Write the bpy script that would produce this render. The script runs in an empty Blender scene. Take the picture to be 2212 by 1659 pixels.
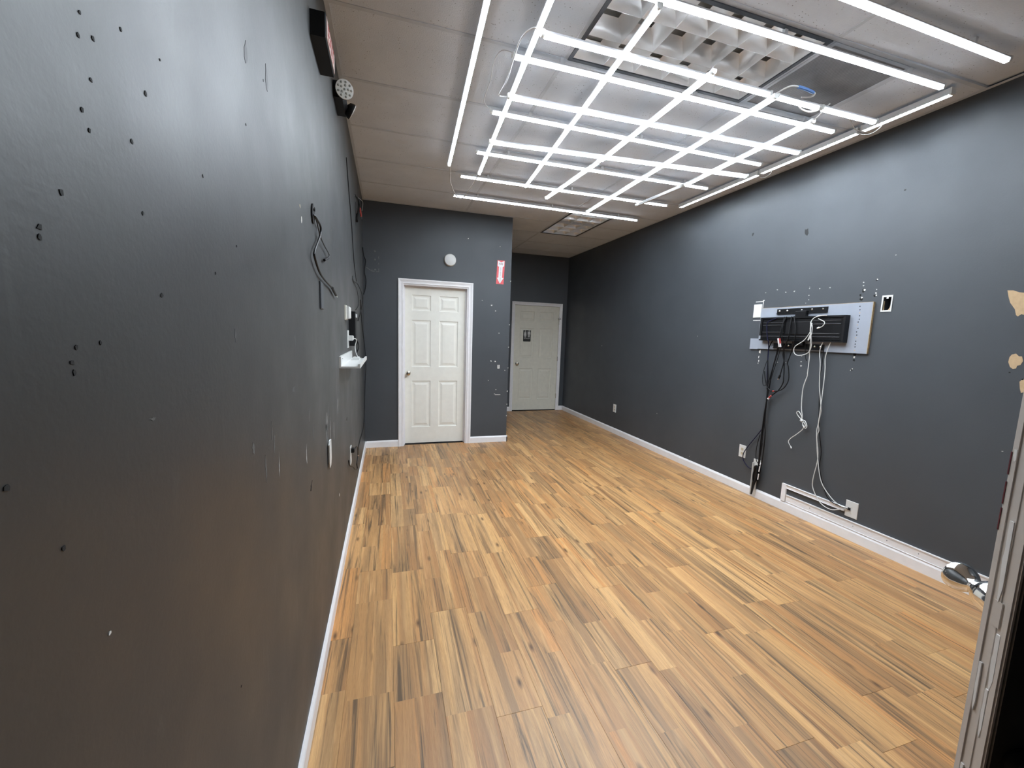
import bpy, math, random
from mathutils import Vector, Matrix
random.seed(7)
S = bpy.context.scene
COL = S.collection

# ------------------------------------------------------------------ camera
XL, XR, H, Y1, XC, Y2 = -.2789, 3.3567, 2.9801, 5.2632, 1.5604, 7.4077
YF = .20                                   # inner face of the front wall
CAM_Z, YAW, PITCH, ROLL, FPX = 1.4672, .2989, -.1207, .0326, 875.09
fw = Vector((math.sin(YAW)*math.cos(PITCH), math.cos(YAW)*math.cos(PITCH), math.sin(PITCH)))
r0 = Vector((math.cos(YAW), -math.sin(YAW), 0)); u0 = r0.cross(fw)
rt = r0*math.cos(ROLL)+u0*math.sin(ROLL); up = u0*math.cos(ROLL)-r0*math.sin(ROLL)
cd = bpy.data.cameras.new('camera'); cam = bpy.data.objects.new('camera', cd); COL.objects.link(cam)
M = Matrix(((rt.x, up.x, -fw.x, 0), (rt.y, up.y, -fw.y, 0), (rt.z, up.z, -fw.z, CAM_Z), (0, 0, 0, 1)))
cam.matrix_world = M
cd.sensor_fit = 'HORIZONTAL'; cd.sensor_width = 36; cd.lens = FPX/2212*36; cd.clip_start = .02
S.camera = cam

# ------------------------------------------------------------------ world (night outside), exposure
w = bpy.data.worlds.new('world'); S.world = w; w.use_nodes = True
w.node_tree.nodes['Background'].inputs[0].default_value = (.02, .022, .03, 1)
w.node_tree.nodes['Background'].inputs[1].default_value = .3
S.view_settings.view_transform = 'Standard'; S.view_settings.look = 'None'
S.view_settings.gamma = 1; S.view_settings.use_curve_mapping = False
S.view_settings.exposure = 0.92
LED = 47.0                                  # radiance of the downward LED window; the sides of the cover only glow
GLOW = 1.05
LED_COL = (.82, .91, 1.0)

# ------------------------------------------------------------------ materials
def new_mat(name):
    m = bpy.data.materials.new(name); m.use_nodes = True
    nt = m.node_tree
    return m, nt, nt.nodes['Principled BSDF']
def N(nt, typ, **kw):
    n = nt.nodes.new(typ)
    for k, v in kw.items():
        if k in n.bl_rna.properties: setattr(n, k, v)
        else: n.inputs[k].default_value = v
    return n
def L(nt, a, b): nt.links.new(a, b)
def ramp(nt, fac, stops, interp='LINEAR'):
    n = nt.nodes.new('ShaderNodeValToRGB'); n.color_ramp.interpolation = interp
    e = n.color_ramp.elements
    while len(e) < len(stops): e.new(.5)
    for el, (p, c) in zip(e, stops):
        el.position = p; el.color = (*c, 1) if len(c) == 3 else c
    L(nt, fac, n.inputs[0]); return n.outputs[0]
def mix(nt, f, a, b, mode='MIX'):
    n = nt.nodes.new('ShaderNodeMix'); n.data_type = 'RGBA'; n.blend_type = mode
    for sock, v in ((n.inputs[0], f), (n.inputs[6], a), (n.inputs[7], b)):
        if hasattr(v, 'is_output'): L(nt, v, sock)
        elif isinstance(v, (int, float)): sock.default_value = v
        else: sock.default_value = (*v, 1)
    return n.outputs[2]
def math_(nt, op, a, b=0.0, c=0.0):
    n = nt.nodes.new('ShaderNodeMath'); n.operation = op
    for i, v in enumerate((a, b, c)):
        if hasattr(v, 'is_output'): L(nt, v, n.inputs[i])
        else: n.inputs[i].default_value = v
    return n.outputs[0]
def bump(nt, b, height, dist, strength=1.0):
    n = N(nt, 'ShaderNodeBump'); n.inputs['Distance'].default_value = dist; n.inputs['Strength'].default_value = strength
    L(nt, height, n.inputs['Height']); L(nt, n.outputs[0], b.inputs['Normal'])
def mapped(nt, scale, kind='Object', loc=(0, 0, 0)):
    tc = N(nt, 'ShaderNodeTexCoord'); mp = N(nt, 'ShaderNodeMapping')
    mp.inputs['Scale'].default_value = scale; mp.inputs['Location'].default_value = loc
    L(nt, tc.outputs[kind], mp.inputs[0]); return mp.outputs[0]
def noise(nt, vec, scale=1.0, detail=3.0, rough=.55, dist=0.0):
    n = N(nt, 'ShaderNodeTexNoise'); n.inputs['Scale'].default_value = scale
    n.inputs['Detail'].default_value = detail; n.inputs['Roughness'].default_value = rough; n.inputs['Distortion'].default_value = dist
    L(nt, vec, n.inputs['Vector']); return n.outputs['Fac']

def plain(name, col, rough=.5, metal=0.0, var=.06, nscale=14.0, bmp=0.0, spec=.5):
    m, nt, b = new_mat(name)
    v = mapped(nt, (1, 1, 1)); f = noise(nt, v, nscale, 4)
    lo = tuple(max(0, c*(1-var)) for c in col); hi = tuple(min(1, c*(1+var)) for c in col)
    L(nt, ramp(nt, f, [(.3, lo), (.7, hi)]), b.inputs['Base Color'])
    b.inputs['Roughness'].default_value = rough; b.inputs['Metallic'].default_value = metal
    b.inputs['Specular IOR Level'].default_value = spec
    if bmp: bump(nt, b, noise(nt, v, nscale*12, 2), bmp)
    return m

WALL = (.064, .071, .080)
def wall_mat(name, scuff=0.0, rough=.46, spec=.42, WALL=WALL):
    m, nt, b = new_mat(name)
    v = mapped(nt, (1, 1, 1))
    c = ramp(nt, noise(nt, v, 1.3, 5), [(.3, tuple(x*.92 for x in WALL)), (.7, tuple(x*1.08 for x in WALL))])
    if scuff:   # pale rubbed streaks and faint roller marks left in the paint
        s1 = noise(nt, mapped(nt, (9, 9, 1.3)), 2.2, 6, .62, .4)
        c = mix(nt, math_(nt, 'MULTIPLY', ramp(nt, s1, [(.60, (0, 0, 0)), (.78, (1, 1, 1))]), scuff), c, (.16, .165, .165))
        s2 = noise(nt, mapped(nt, (2, 2, 3)), 1.6, 8, .7)
        c = mix(nt, math_(nt, 'MULTIPLY', ramp(nt, s2, [(.62, (0, 0, 0)), (.75, (1, 1, 1))]), scuff*.35), c, (.11, .11, .105))
    L(nt, c, b.inputs['Base Color'])
    L(nt, ramp(nt, noise(nt, v, 3, 4), [(.3, (rough-.05,)*3), (.7, (rough+.07,)*3)]), b.inputs['Roughness'])
    b.inputs['Specular IOR Level'].default_value = spec
    h = mix(nt, .45, noise(nt, v, 110, 2), noise(nt, v, 24, 3))
    bump(nt, b, h, .0008, .6)
    return m

def ceil_mat():
    m, nt, b = new_mat('acoustic_tile')
    tc = N(nt, 'ShaderNodeTexCoord'); oi = N(nt, 'ShaderNodeObjectInfo')
    ofs = N(nt, 'ShaderNodeVectorMath', operation='ADD'); L(nt, tc.outputs['Object'], ofs.inputs[0])
    cx = N(nt, 'ShaderNodeCombineXYZ'); rnd = math_(nt, 'MULTIPLY', oi.outputs['Random'], 37.0)
    L(nt, rnd, cx.inputs[0]); L(nt, rnd, cx.inputs[1]); L(nt, cx.outputs[0], ofs.inputs[1])
    v = ofs.outputs[0]
    base = ramp(nt, noise(nt, v, 4, 5), [(.3, (.67, .715, .775)), (.7, (.74, .785, .845))])
    base = mix(nt, math_(nt, 'MULTIPLY', oi.outputs['Random'], .10), base, (.60, .57, .55))
    vo = N(nt, 'ShaderNodeTexVoronoi'); vo.inputs['Scale'].default_value = 46; vo.inputs['Randomness'].default_value = 1
    sv = N(nt, 'ShaderNodeMapping'); sv.inputs['Scale'].default_value = (1, 1.5, 1); L(nt, v, sv.inputs[0]); L(nt, sv.outputs[0], vo.inputs['Vector'])
    pin = ramp(nt, vo.outputs['Distance'], [(.10, (1, 1, 1)), (.17, (0, 0, 0))])
    pin = math_(nt, 'MULTIPLY', pin, ramp(nt, noise(nt, v, 9, 2), [(.42, (0, 0, 0)), (.6, (1, 1, 1))]))
    c = mix(nt, math_(nt, 'MULTIPLY', pin, .75), base, (.13, .12, .115))
    st = ramp(nt, noise(nt, v, 2.3, 3), [(.66, (0, 0, 0)), (.76, (1, 1, 1))])
    c = mix(nt, math_(nt, 'MULTIPLY', st, .18), c, (.45, .38, .32))
    L(nt, c, b.inputs['Base Color']); b.inputs['Roughness'].default_value = .8; b.inputs['Specular IOR Level'].default_value = .25
    bump(nt, b, math_(nt, 'SUBTRACT', noise(nt, v, 160, 2), pin), .0015, .8)
    return m

def floor_mat():
    m, nt, b = new_mat('laminate_oak')
    tc = N(nt, 'ShaderNodeTexCoord'); oi = N(nt, 'ShaderNodeObjectInfo')
    sx = N(nt, 'ShaderNodeSeparateXYZ'); L(nt, tc.outputs['Object'], sx.inputs[0])
    X, Y = sx.outputs[0], sx.outputs[1]
    strip = math_(nt, 'FLOOR', math_(nt, 'DIVIDE', X, .0945))
    ornd = math_(nt, 'MULTIPLY', oi.outputs['Random'], 91.7)
    wn0 = N(nt, 'ShaderNodeTexWhiteNoise', noise_dimensions='2D')
    cc = N(nt, 'ShaderNodeCombineXYZ'); L(nt, strip, cc.inputs[0]); L(nt, ornd, cc.inputs[1]); L(nt, cc.outputs[0], wn0.inputs['Vector'])
    seg = math_(nt, 'FLOOR', math_(nt, 'DIVIDE', math_(nt, 'ADD', Y, math_(nt, 'MULTIPLY', math_(nt, 'FLOOR', math_(nt, 'MULTIPLY', wn0.outputs['Value'], 1.999)), .3025)), .605))
    c2 = N(nt, 'ShaderNodeCombineXYZ'); L(nt, strip, c2.inputs[0]); L(nt, seg, c2.inputs[1]); L(nt, ornd, c2.inputs[2])
    wn = N(nt, 'ShaderNodeTexWhiteNoise', noise_dimensions='3D'); L(nt, c2.outputs[0], wn.inputs['Vector'])
    tone = ramp(nt, wn.outputs['Value'], [(0, (0.431, 0.216, 0.086)), (.15, (0.562, 0.294, 0.116)), (.32, (0.483, 0.238, 0.091)), (.48, (0.626, 0.344, 0.141)),
                                          (.64, (0.639, 0.305, 0.107)), (.78, (0.718, 0.428, 0.184)), (.90, (0.378, 0.216, 0.098))], 'CONSTANT')
    off = N(nt, 'ShaderNodeVectorMath', operation='SCALE'); L(nt, wn.outputs['Color'], off.inputs[0]); off.inputs['Scale'].default_value = 23
    def gv(sxx, syy):
        a = N(nt, 'ShaderNodeCombineXYZ'); L(nt, math_(nt, 'MULTIPLY', X, sxx), a.inputs[0]); L(nt, math_(nt, 'MULTIPLY', Y, syy), a.inputs[1])
        s = N(nt, 'ShaderNodeVectorMath', operation='ADD'); L(nt, a.outputs[0], s.inputs[0]); L(nt, off.outputs[0], s.inputs[1]); return s.outputs[0]
    # printed lamella: a second tone along one side of the strip
    edge = noise(nt, gv(20, .35), 1.0, 2, .5, .2)
    c = mix(nt, ramp(nt, edge, [(.49, (0, 0, 0)), (.515, (.9, .9, .9))]), tone, mix(nt, wn0.outputs['Value'], (0.692, 0.399, 0.162), (0.431, 0.222, 0.089)))
    g0 = noise(nt, gv(13, .8), 1.0, 4, .55, .7)
    c = mix(nt, ramp(nt, g0, [(.37, (.72, .72, .72)), (.56, (0, 0, 0))]), c, (0.313, 0.182, 0.086))
    g1 = noise(nt, gv(300, 16), 1.0, 5, .65, .5)
    c = mix(nt, ramp(nt, g1, [(.36, (.34, .34, .34)), (.62, (0, 0, 0))]), c, (0.247, 0.117, 0.043))
    g2 = noise(nt, gv(30, .85), 1.0, 6, .62, 1.6)
    c = mix(nt, ramp(nt, g2, [(.34, (.92, .92, .92)), (.39, (.6, .6, .6)), (.485, (0, 0, 0))]), c, (0.113, 0.073, 0.042))
    g3 = noise(nt, gv(24, 1.4), 1.0, 3, .5, .8)
    c = mix(nt, ramp(nt, g3, [(.56, (0, 0, 0)), (.72, (.5, .5, .5))]), c, (0.783, 0.465, 0.205))
    vo = N(nt, 'ShaderNodeTexVoronoi'); vo.inputs['Scale'].default_value = 1.0; L(nt, gv(13, 4.6), vo.inputs['Vector'])
    kn = math_(nt, 'MULTIPLY', ramp(nt, vo.outputs['Distance'], [(.04, (1, 1, 1)), (.19, (0, 0, 0))]), ramp(nt, N_sep(nt, vo.outputs['Color']), [(.62, (0, 0, 0)), (.64, (1, 1, 1))]))
    c = mix(nt, math_(nt, 'MULTIPLY', kn, .9), c, (0.085, 0.044, 0.022))
    wear = noise(nt, mapped(nt, (1, 1, 1), 'Object'), 6, 6, .7)
    L(nt, c, b.inputs['Base Color'])
    L(nt, ramp(nt, wear, [(.3, (.33,)*3), (.7, (.46,)*3)]), b.inputs['Roughness'])
    b.inputs['Specular IOR Level'].default_value = .45
    bump(nt, b, g1, .0006, .6)
    return m
def N_sep(nt, col):
    s = N(nt, 'ShaderNodeSeparateColor'); L(nt, col, s.inputs[0]); return s.outputs[0]

def emit(name, col, s):
    m, nt, b = new_mat(name)
    b.inputs['Base Color'].default_value = (.85, .86, .88, 1); b.inputs['Roughness'].default_value = .3
    v = mapped(nt, (90, 90, 90)); f = noise(nt, v, 1, 1)
    L(nt, ramp(nt, f, [(.3, tuple(x*.93 for x in col)), (.7, col)]), b.inputs['Emission Color'])
    b.inputs['Emission Strength'].default_value = s
    return m

MT = {}
MT['wall'] = wall_mat('charcoal_paint')
MT['wall_l'] = wall_mat('charcoal_paint_scuffed', .22, .47, .66, (.042, .044, .045))
MT['tile'] = ceil_mat()
MT['grid'] = plain('grid_paint', (.58, .62, .67), .6)
MT['deck'] = plain('plenum_dark', (.03, .028, .026), .9)
MT['floor'] = floor_mat()
MT['sub'] = plain('underlay', (.05, .035, .025), .9)
MT['trim'] = plain('white_trim_paint', (.84, .83, .84), .38, var=.03)
MT['door'] = plain('cream_door_paint', (.84, .83, .76), .42, var=.025, bmp=.0003)
MT['door2'] = plain('aged_cream_door_paint', (.74, .72, .62), .45, var=.04, bmp=.0003)
MT['door3'] = plain('worn_beige_door_paint', (.74, .69, .64), .22, var=.10, nscale=9)
MT['door3shade'] = plain('outer_door_face_shade', (.030, .026, .022), .55, var=.2)  # near-black base colour paints in the shade on the door's outer face
MT['chrome'] = plain('polished_chrome', (.86, .86, .85), .08, 1.0, var=.02)
MT['nickel'] = plain('satin_nickel', (.62, .58, .50), .26, 1.0, var=.04)
MT['white'] = plain('white_plastic', (.66, .66, .64), .35, var=.03)
MT['offwhite'] = plain('aged_white_plastic', (.66, .64, .56), .4, var=.05)
MT['ivory'] = plain('ivory_receptacle', (.55, .49, .36), .4, var=.05)
MT['black'] = plain('black_metal_paint', (.005, .005, .006), .42, var=.1, spec=.3)
MT['blackplastic'] = plain('black_plastic', (.006, .006, .007), .5, var=.1, spec=.3)
MT['cableblack'] = plain('black_cable_jacket', (.006, .006, .007), .45, var=.1, spec=.3)
MT['cableblue'] = plain('navy_cable_jacket', (.006, .007, .032), .45, var=.1, spec=.3)
MT['cablewhite'] = plain('white_cable_jacket', (.68, .68, .66), .4, var=.04)
MT['blue'] = plain('blue_tape', (.10, .22, .52), .5)
MT['red'] = plain('red_plastic', (.42, .06, .055), .5)
MT['signred'] = plain('sign_red_print', (.74, .10, .11), .4, var=.12, nscale=30)
MT['signwhite'] = plain('sign_white_print', (.80, .77, .77), .4, var=.03)
MT['ink'] = plain('sign_dark_ink', (.20, .05, .05), .5)
MT['board'] = plain('grey_blue_board_paint', (.30, .325, .375), .5, var=.05, nscale=9)
MT['rawwood'] = plain('raw_plywood_edge', (.42, .31, .17), .8, var=.25, nscale=60)
MT['plaster'] = plain('exposed_plaster', (.74, .72, .68), .9, var=.08, nscale=60)
MT['tan'] = plain('torn_drywall_paper', (.52, .37, .22), .9, var=.08, nscale=40)
MT['bare'] = plain('bright_streak', (.93, .92, .90), .35, var=.02)  # near-white for the streaks on the entrance door edge
MT['hole'] = plain('dark_hole_and_shade', (.008, .008, .008), .9)  # holes and slots, also painted shade below doors and behind the loose plate
MT['dent'] = plain('dark_paint_dent', (.016, .017, .018), .8)
MT['smear'] = plain('dull_paint_smear', (.036, .038, .039), .56, spec=.5)
MT['rub'] = plain('rubbed_paint', (.13, .135, .135), .6, var=.1, nscale=50)
MT['alu'] = plain('louvre_aluminium', (.93, .92, .91), .30, .65, var=.02)
MT['housing'] = plain('fixture_white_enamel', (.80, .79, .77), .5, var=.04)
MT['darktrim'] = plain('dark_fixture_trim', (.05, .055, .065), .4)
MT['lamp'] = plain('unlit_lamp_glass', (.74, .74, .72), .3)
MT['ledbody'] = plain('led_channel_enamel', (.70, .71, .72), .35, .3, var=.03)
MT['ledlit'] = emit('led_window_lit', LED_COL, LED)
MT['ledglow'] = emit('led_cover_glow', LED_COL, GLOW)
MT['ledrow'] = emit('led_chip_lit', LED_COL, LED*2.6)
MT['ridge'] = plain('black_ridge_highlight', (.045, .045, .048), .3, var=.2, nscale=40)  # lighter grey paints in the highlights along the bracket ridges
MT['chip'] = plain('exposed_primer', (.40, .395, .38), .9, var=.2, nscale=60)
MT['ledoff'] = plain('led_cover_unlit', (.72, .74, .76), .15, var=.03)
MT['headlens'] = plain('lamp_head_lens', (.80, .80, .76), .3, var=.03)
MT['headled'] = plain('lamp_head_led', (.33, .33, .29), .25, .2)
MT['exitface'] = plain('exit_face_acrylic', (.66, .50, .46), .35, var=.05)
MT['indicator'] = emit('red_indicator', (1, .05, .12), 3.0)
MT['signblack'] = plain('sign_black_plastic', (.012, .014, .013), .5)
MT['signgrey'] = plain('sign_pictogram_white', (.62, .62, .60), .5)
MT['conc'] = plain('outside_paving', (.12, .12, .12), .9)
MT['maroon'] = plain('maroon_paint_chip', (.12, .012, .025), .5)
def vent_mat():
    m, nt, b = new_mat('perforated_metal')
    v = mapped(nt, (1, 1, 1)); vo = N(nt, 'ShaderNodeTexVoronoi'); vo.inputs['Scale'].default_value = 140; vo.inputs['Randomness'].default_value = 0
    L(nt, v, vo.inputs['Vector'])
    d = ramp(nt, vo.outputs['Distance'], [(.30, (1, 1, 1)), (.38, (0, 0, 0))])
    dirt = ramp(nt, noise(nt, v, 7, 4), [(.35, (.20, .20, .21)), (.65, (.30, .30, .31))])
    L(nt, mix(nt, math_(nt, 'MULTIPLY', d, .85), dirt, (.02, .02, .022)), b.inputs['Base Color'])
    b.inputs['Roughness'].default_value = .5; return m
MT['perf'] = vent_mat()

# ------------------------------------------------------------------ mesh helpers
ORI = {}                                    # world origin of every object that is built
class MB:
    def __init__(s): s.v = []; s.f = []
    def quad(s, *p):
        i = len(s.v); s.v += [tuple(q) for q in p]; s.f.append(tuple(range(i, i+len(p)))); return s
    def box(s, x0, x1, y0, y1, z0, z1):
        i = len(s.v)
        s.v += [(x, y, z) for x in (x0, x1) for y in (y0, y1) for z in (z0, z1)]
        for f in ((0, 1, 3, 2), (4, 6, 7, 5), (0, 4, 5, 1), (2, 3, 7, 6), (0, 2, 6, 4), (1, 5, 7, 3)): s.f.append(tuple(i+k for k in f))
        return s
    def bbox(s, x0, x1, y0, y1, z0, z1, axis, side, c):
        """box whose face on the given side (+1/-1 of the axis) is chamfered by c"""
        lo = [x0, y0, z0]; hi = [x1, y1, z1]; a = axis; p, q = [k for k in range(3) if k != a]
        base, top = (lo[a], hi[a]) if side > 0 else (hi[a], lo[a]); mid = top-side*c
        i = len(s.v)
        for lev, ins in ((base, 0), (mid, 0), (top, c)):
            for (cp, cq) in ((0, 0), (1, 0), (1, 1), (0, 1)):
                pt = [0, 0, 0]; pt[a] = lev
                pt[p] = (lo[p]+ins) if cp == 0 else (hi[p]-ins); pt[q] = (lo[q]+ins) if cq == 0 else (hi[q]-ins)
                s.v.append(tuple(pt))
        s.f.append((i+3, i+2, i+1, i)); s.f.append((i+8, i+9, i+10, i+11))
        for l in (0, 4):
            for k in range(4): s.f.append((i+l+k, i+l+(k+1) % 4, i+l+4+(k+1) % 4, i+l+4+k))
        return s
    def prism(s, poly, axis, a0, a1):
        """2D polygon extruded along axis (poly in the other two axes, ascending order)"""
        n = len(poly); i = len(s.v)
        for a in (a0, a1):
            for (p, q) in poly:
                pt = [p, q]; pt.insert(axis, a); s.v.append(tuple(pt))
        s.f.append(tuple(range(i, i+n))); s.f.append(tuple(range(i+2*n-1, i+n-1, -1)))
        for k in range(n): s.f.append((i+k, i+(k+1) % n, i+n+(k+1) % n, i+n+k))
        return s
    def lathe(s, prof, origin, axis, seg=24):
        """prof: (radius, distance along axis)"""
        ax = Vector(axis).normalized(); t = Vector((0, 0, 1)) if abs(ax.z) < .9 else Vector((1, 0, 0))
        e1 = ax.cross(t).normalized(); e2 = ax.cross(e1); o = Vector(origin); i = len(s.v); n = len(prof)
        for k in range(seg):
            a = 2*math.pi*k/seg; d = e1*math.cos(a)+e2*math.sin(a)
            for (r, h) in prof: s.v.append(tuple(o+ax*h+d*r))
        for k in range(seg):
            for j in range(n-1):
                s.f.append((i+k*n+j, i+((k+1) % seg)*n+j, i+((k+1) % seg)*n+j+1, i+k*n+j+1))
        s.f.append(tuple(i+k*n for k in range(seg-1, -1, -1))); s.f.append(tuple(i+k*n+n-1 for k in range(seg)))
        return s
    def tube(s, pts, r, seg=6, sub=5, taper=None):
        P = [Vector(p) for p in pts]
        if len(P) > 2 and sub > 1:
            Q = []
            for k in range(len(P)-1):
                a, b_, c_, d_ = P[max(k-1, 0)], P[k], P[k+1], P[min(k+2, len(P)-1)]
                for t in range(sub):
                    t /= sub
                    Q.append(.5*((2*b_)+(c_-a)*t+(2*a-5*b_+4*c_-d_)*t*t+(3*b_-a-3*c_+d_)*t**3))
            Q.append(P[-1]); P = Q
        i = len(s.v); n = len(P); e = None
        for k in range(n):
            tg = (P[min(k+1, n-1)]-P[max(k-1, 0)]).normalized()
            if e is None: e = tg.orthogonal().normalized()
            e = (e-tg*e.dot(tg)).normalized(); g = tg.cross(e)
            rr = r if not taper else r*(taper[0]+(taper[1]-taper[0])*k/(n-1))
            for j in range(seg):
                a = 2*math.pi*j/seg; s.v.append(tuple(P[k]+(e*math.cos(a)+g*math.sin(a))*rr))
        for k in range(n-1):
            for j in range(seg): s.f.append((i+k*seg+j, i+k*seg+(j+1) % seg, i+(k+1)*seg+(j+1) % seg, i+(k+1)*seg+j))
        s.f.append(tuple(i+j for j in range(seg-1, -1, -1))); s.f.append(tuple(i+(n-1)*seg+j for j in range(seg)))
        return s
    def data(s, name, o=(0, 0, 0), smooth=False):
        me = bpy.data.meshes.new(name)
        me.from_pydata([(a-o[0], b-o[1], c-o[2]) for a, b, c in s.v], [], s.f); me.update()
        if smooth:
            for p in me.polygons: p.use_smooth = True
            try: me.set_sharp_from_angle(angle=math.radians(38))
            except Exception: pass
        return me
    def build(s, name, mat, parent=None, loc=None, smooth=False):
        if loc is None:
            if parent is not None: loc = ORI[parent.name]
            else:
                xs = [v[0] for v in s.v]; ys = [v[1] for v in s.v]; zs = [v[2] for v in s.v]
                loc = ((min(xs)+max(xs))/2, (min(ys)+max(ys))/2, min(zs))
        me = s.data(name, loc, smooth); me.materials.append(MT[mat])
        import_fix(me)
        o = bpy.data.objects.new(name, me); COL.objects.link(o)
        if parent is not None:
            o.parent = parent; po = ORI[parent.name]; o.location = [loc[k]-po[k] for k in range(3)]
        else: o.location = loc
        ORI[o.name] = tuple(loc); return o
def import_fix(me):
    import bmesh
    bm = bmesh.new(); bm.from_mesh(me); bmesh.ops.recalc_face_normals(bm, faces=bm.faces); bm.to_mesh(me); bm.free()
def thing(name, label, cat, loc, group=None, kind=None):
    o = bpy.data.objects.new(name, None); COL.objects.link(o); o.location = loc; o.empty_display_size = .05
    ORI[o.name] = tuple(loc); return tag(o, label, cat, group, kind)
def tag(o, label, cat=None, group=None, kind=None):
    o['label'] = label
    if cat: o['category'] = cat
    if group: o['group'] = group
    if kind: o['kind'] = kind
    return o
def struct(o, label, cat): return tag(o, label, cat, None, 'structure')
def text_mesh(body, size, name, mat, parent, place, sx=1.0, depth=.0006, line=1.0):
    """built-in font; place maps (u, v, d) -> world point"""
    cu = bpy.data.curves.new(name, 'FONT'); cu.body = body; cu.size = size; cu.align_x = 'CENTER'; cu.align_y = 'CENTER'
    cu.extrude = depth; cu.space_line = line; cu.resolution_u = 3
    tmp = bpy.data.objects.new(name+'_tmp', cu); COL.objects.link(tmp)
    bpy.context.view_layer.update()
    me = tmp.evaluated_get(bpy.context.evaluated_depsgraph_get()).to_mesh()
    mb = MB(); mb.v = [tuple(place(v.co.x*sx, v.co.y, v.co.z+depth)) for v in me.vertices]; mb.f = [tuple(p.vertices) for p in me.polygons]
    tmp.to_mesh_clear(); bpy.data.objects.remove(tmp); bpy.data.curves.remove(cu)
    return mb.build(name, mat, parent)

# ================================================================== STRUCTURE
TOP = H+.34
# ---- floor: underlay slab with laminate boards
mb = MB().box(XL-.05, XR+.05, -.55, Y2+.05, -.06, -.009)
floor = struct(mb.build('floor', 'sub', loc=(0, 0, -.06)), 'oak-look laminate floor running the length of the room', 'floor')
BW, BL = .189, 1.21
def board_data(x0, x1, y0, y1):
    m_ = MB().bbox(x0, x1, y0, y1, -.009, 0, 2, 1, .0007); me = m_.data('floor_board'); me.materials.append(MT['floor']); return me
cache = {}
ncol = int((XR-XL)/BW)+2
for ci in range(ncol):
    bx = XL-.082+ci*BW
    by = -.5-BL+((ci*.43+.12*(ci % 3)) % BL)
    while by < Y2:
        x0, x1 = max(bx, XL), min(bx+BW, XR); y0, y1 = max(by, -.5), min(by+BL, Y2)
        if x1 <= XC-.01 and y1 > Y1+.1: y1 = Y1+.1
        if x1-x0 > .005 and y1-y0 > .01:
            key = tuple(round(k, 4) for k in (x0-bx, x1-bx, y0-by, y1-by))
            if key not in cache: cache[key] = board_data(key[0]+.0002, key[1]-.0002, key[2]+.0002, key[3]-.0002)
            o = bpy.data.objects.new('floor_board', cache[key]); COL.objects.link(o); o.parent = floor
            o.location = (bx, by, .06)
        by += BL

# ---- walls
HOLE = (1.982, 2.030, 1.724, 1.816)          # open outlet box in the right wall (y0,y1,z0,z1)
mb = MB().box(XL-.12, XL, YF-.12, Y1+.12, 0, TOP)
wall_left = struct(mb.build('wall_left', 'wall_l', loc=(XL, 0, 0)), 'scuffed charcoal wall on the left', 'wall')
mb = MB()
y0, y1, z0, z1 = HOLE
mb.box(XR, XR+.12, YF-.12, y0, 0, TOP).box(XR, XR+.12, y1, Y2+.12, 0, TOP).box(XR, XR+.12, y0, y1, 0, z0).box(XR, XR+.12, y0, y1, z1, TOP)
wall_right = struct(mb.build('wall_right', 'wall', loc=(XR, 0, 0)), 'long charcoal wall on the right with the bare television bracket', 'wall')
D1 = (.181, .994, 2.05)                      # opening of the near door: x0, x1, top
D2 = (2.293, 3.202, 2.035)
mb = MB().box(XL, D1[0], Y1, Y1+.12, 0, TOP).box(D1[1], XC, Y1, Y1+.12, 0, TOP).box(D1[0], D1[1], Y1, Y1+.12, D1[2], TOP)
mb.box(XC-.12, XC, Y1+.12, Y2+.12, 0, TOP)
wall_back = struct(mb.build('wall_back', 'wall', loc=(XL, Y1, 0)), 'charcoal partition wall holding the white six-panel door', 'wall')
mb = MB().box(XC, D2[0], Y2, Y2+.12, 0, TOP).box(D2[1], XR, Y2, Y2+.12, 0, TOP).box(D2[0], D2[1], Y2, Y2+.12, D2[2], TOP)
wall_far = struct(mb.build('wall_far', 'wall', loc=(XC, Y2, 0)), 'dark charcoal end wall of the alcove with the restroom door', 'wall')
HX = 1.90
mb = MB().box(HX, XR, YF-.12, YF, 0, TOP).box(XL, HX, YF-.12, YF, 2.14, TOP)
wall_front = struct(mb.build('wall_front', 'wall', loc=(HX, YF, 0)), 'charcoal front wall beside the entrance', 'wall')
# unseen panel, added so that the light does not leak around the near door
mb = MB().box(D1[0]-.1, D1[1]+.1, Y1+.30, Y1+.34, 0, TOP)
struct(mb.build('wall_light_block', 'deck', loc=(.5, Y1+.3, 0)), 'added light-blocking panel behind the white six-panel door', 'wall')

# ---- ceiling: deck, suspended grid, lay-in tiles
mb = MB().box(XL-.12, XR+.12, YF-.12, Y2+.12, TOP, TOP+.05)
ceiling = struct(mb.build('ceiling', 'deck', loc=(XL, 0, TOP)), 'suspended ceiling of grey speckled acoustic tiles', 'ceiling')
gx = [XL, .940, 2.146, XR]
gy = [2.255+.5975*k for k in range(-3, 9)]
gy = [YF]+[g for g in gy if g > YF+.05 and g < Y2-.05]+[Y2]
SKIP = set()
FIX1 = (gx[1], gx[2], 2.255-.5975, 2.255)
FIX2 = (gx[2], gx[2]+.603, 2.255+.5975*4, 2.255+.5975*6)
VENT = (gx[2], gx[2]+.603, 2.255-.5975, 2.255)
tcache = {}
def tile(x0, x1, y0, y1, tilt=None):
    key = (round(x1-x0, 3), round(y1-y0, 3))
    if key not in tcache:
        m_ = MB().bbox(.0035, key[0]-.0035, .0035, key[1]-.0035, 0, .015, 2, -1, .002)
        me = m_.data('ceiling_tile'); me.materials.append(MT['tile']); import_fix(me); tcache[key] = me
    o = bpy.data.objects.new('ceiling_tile', tcache[key]); COL.objects.link(o); o.parent = ceiling
    o.location = (x0-XL, y0, H+.002-TOP)
    if tilt: o.rotation_euler = tilt
    return o
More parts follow.
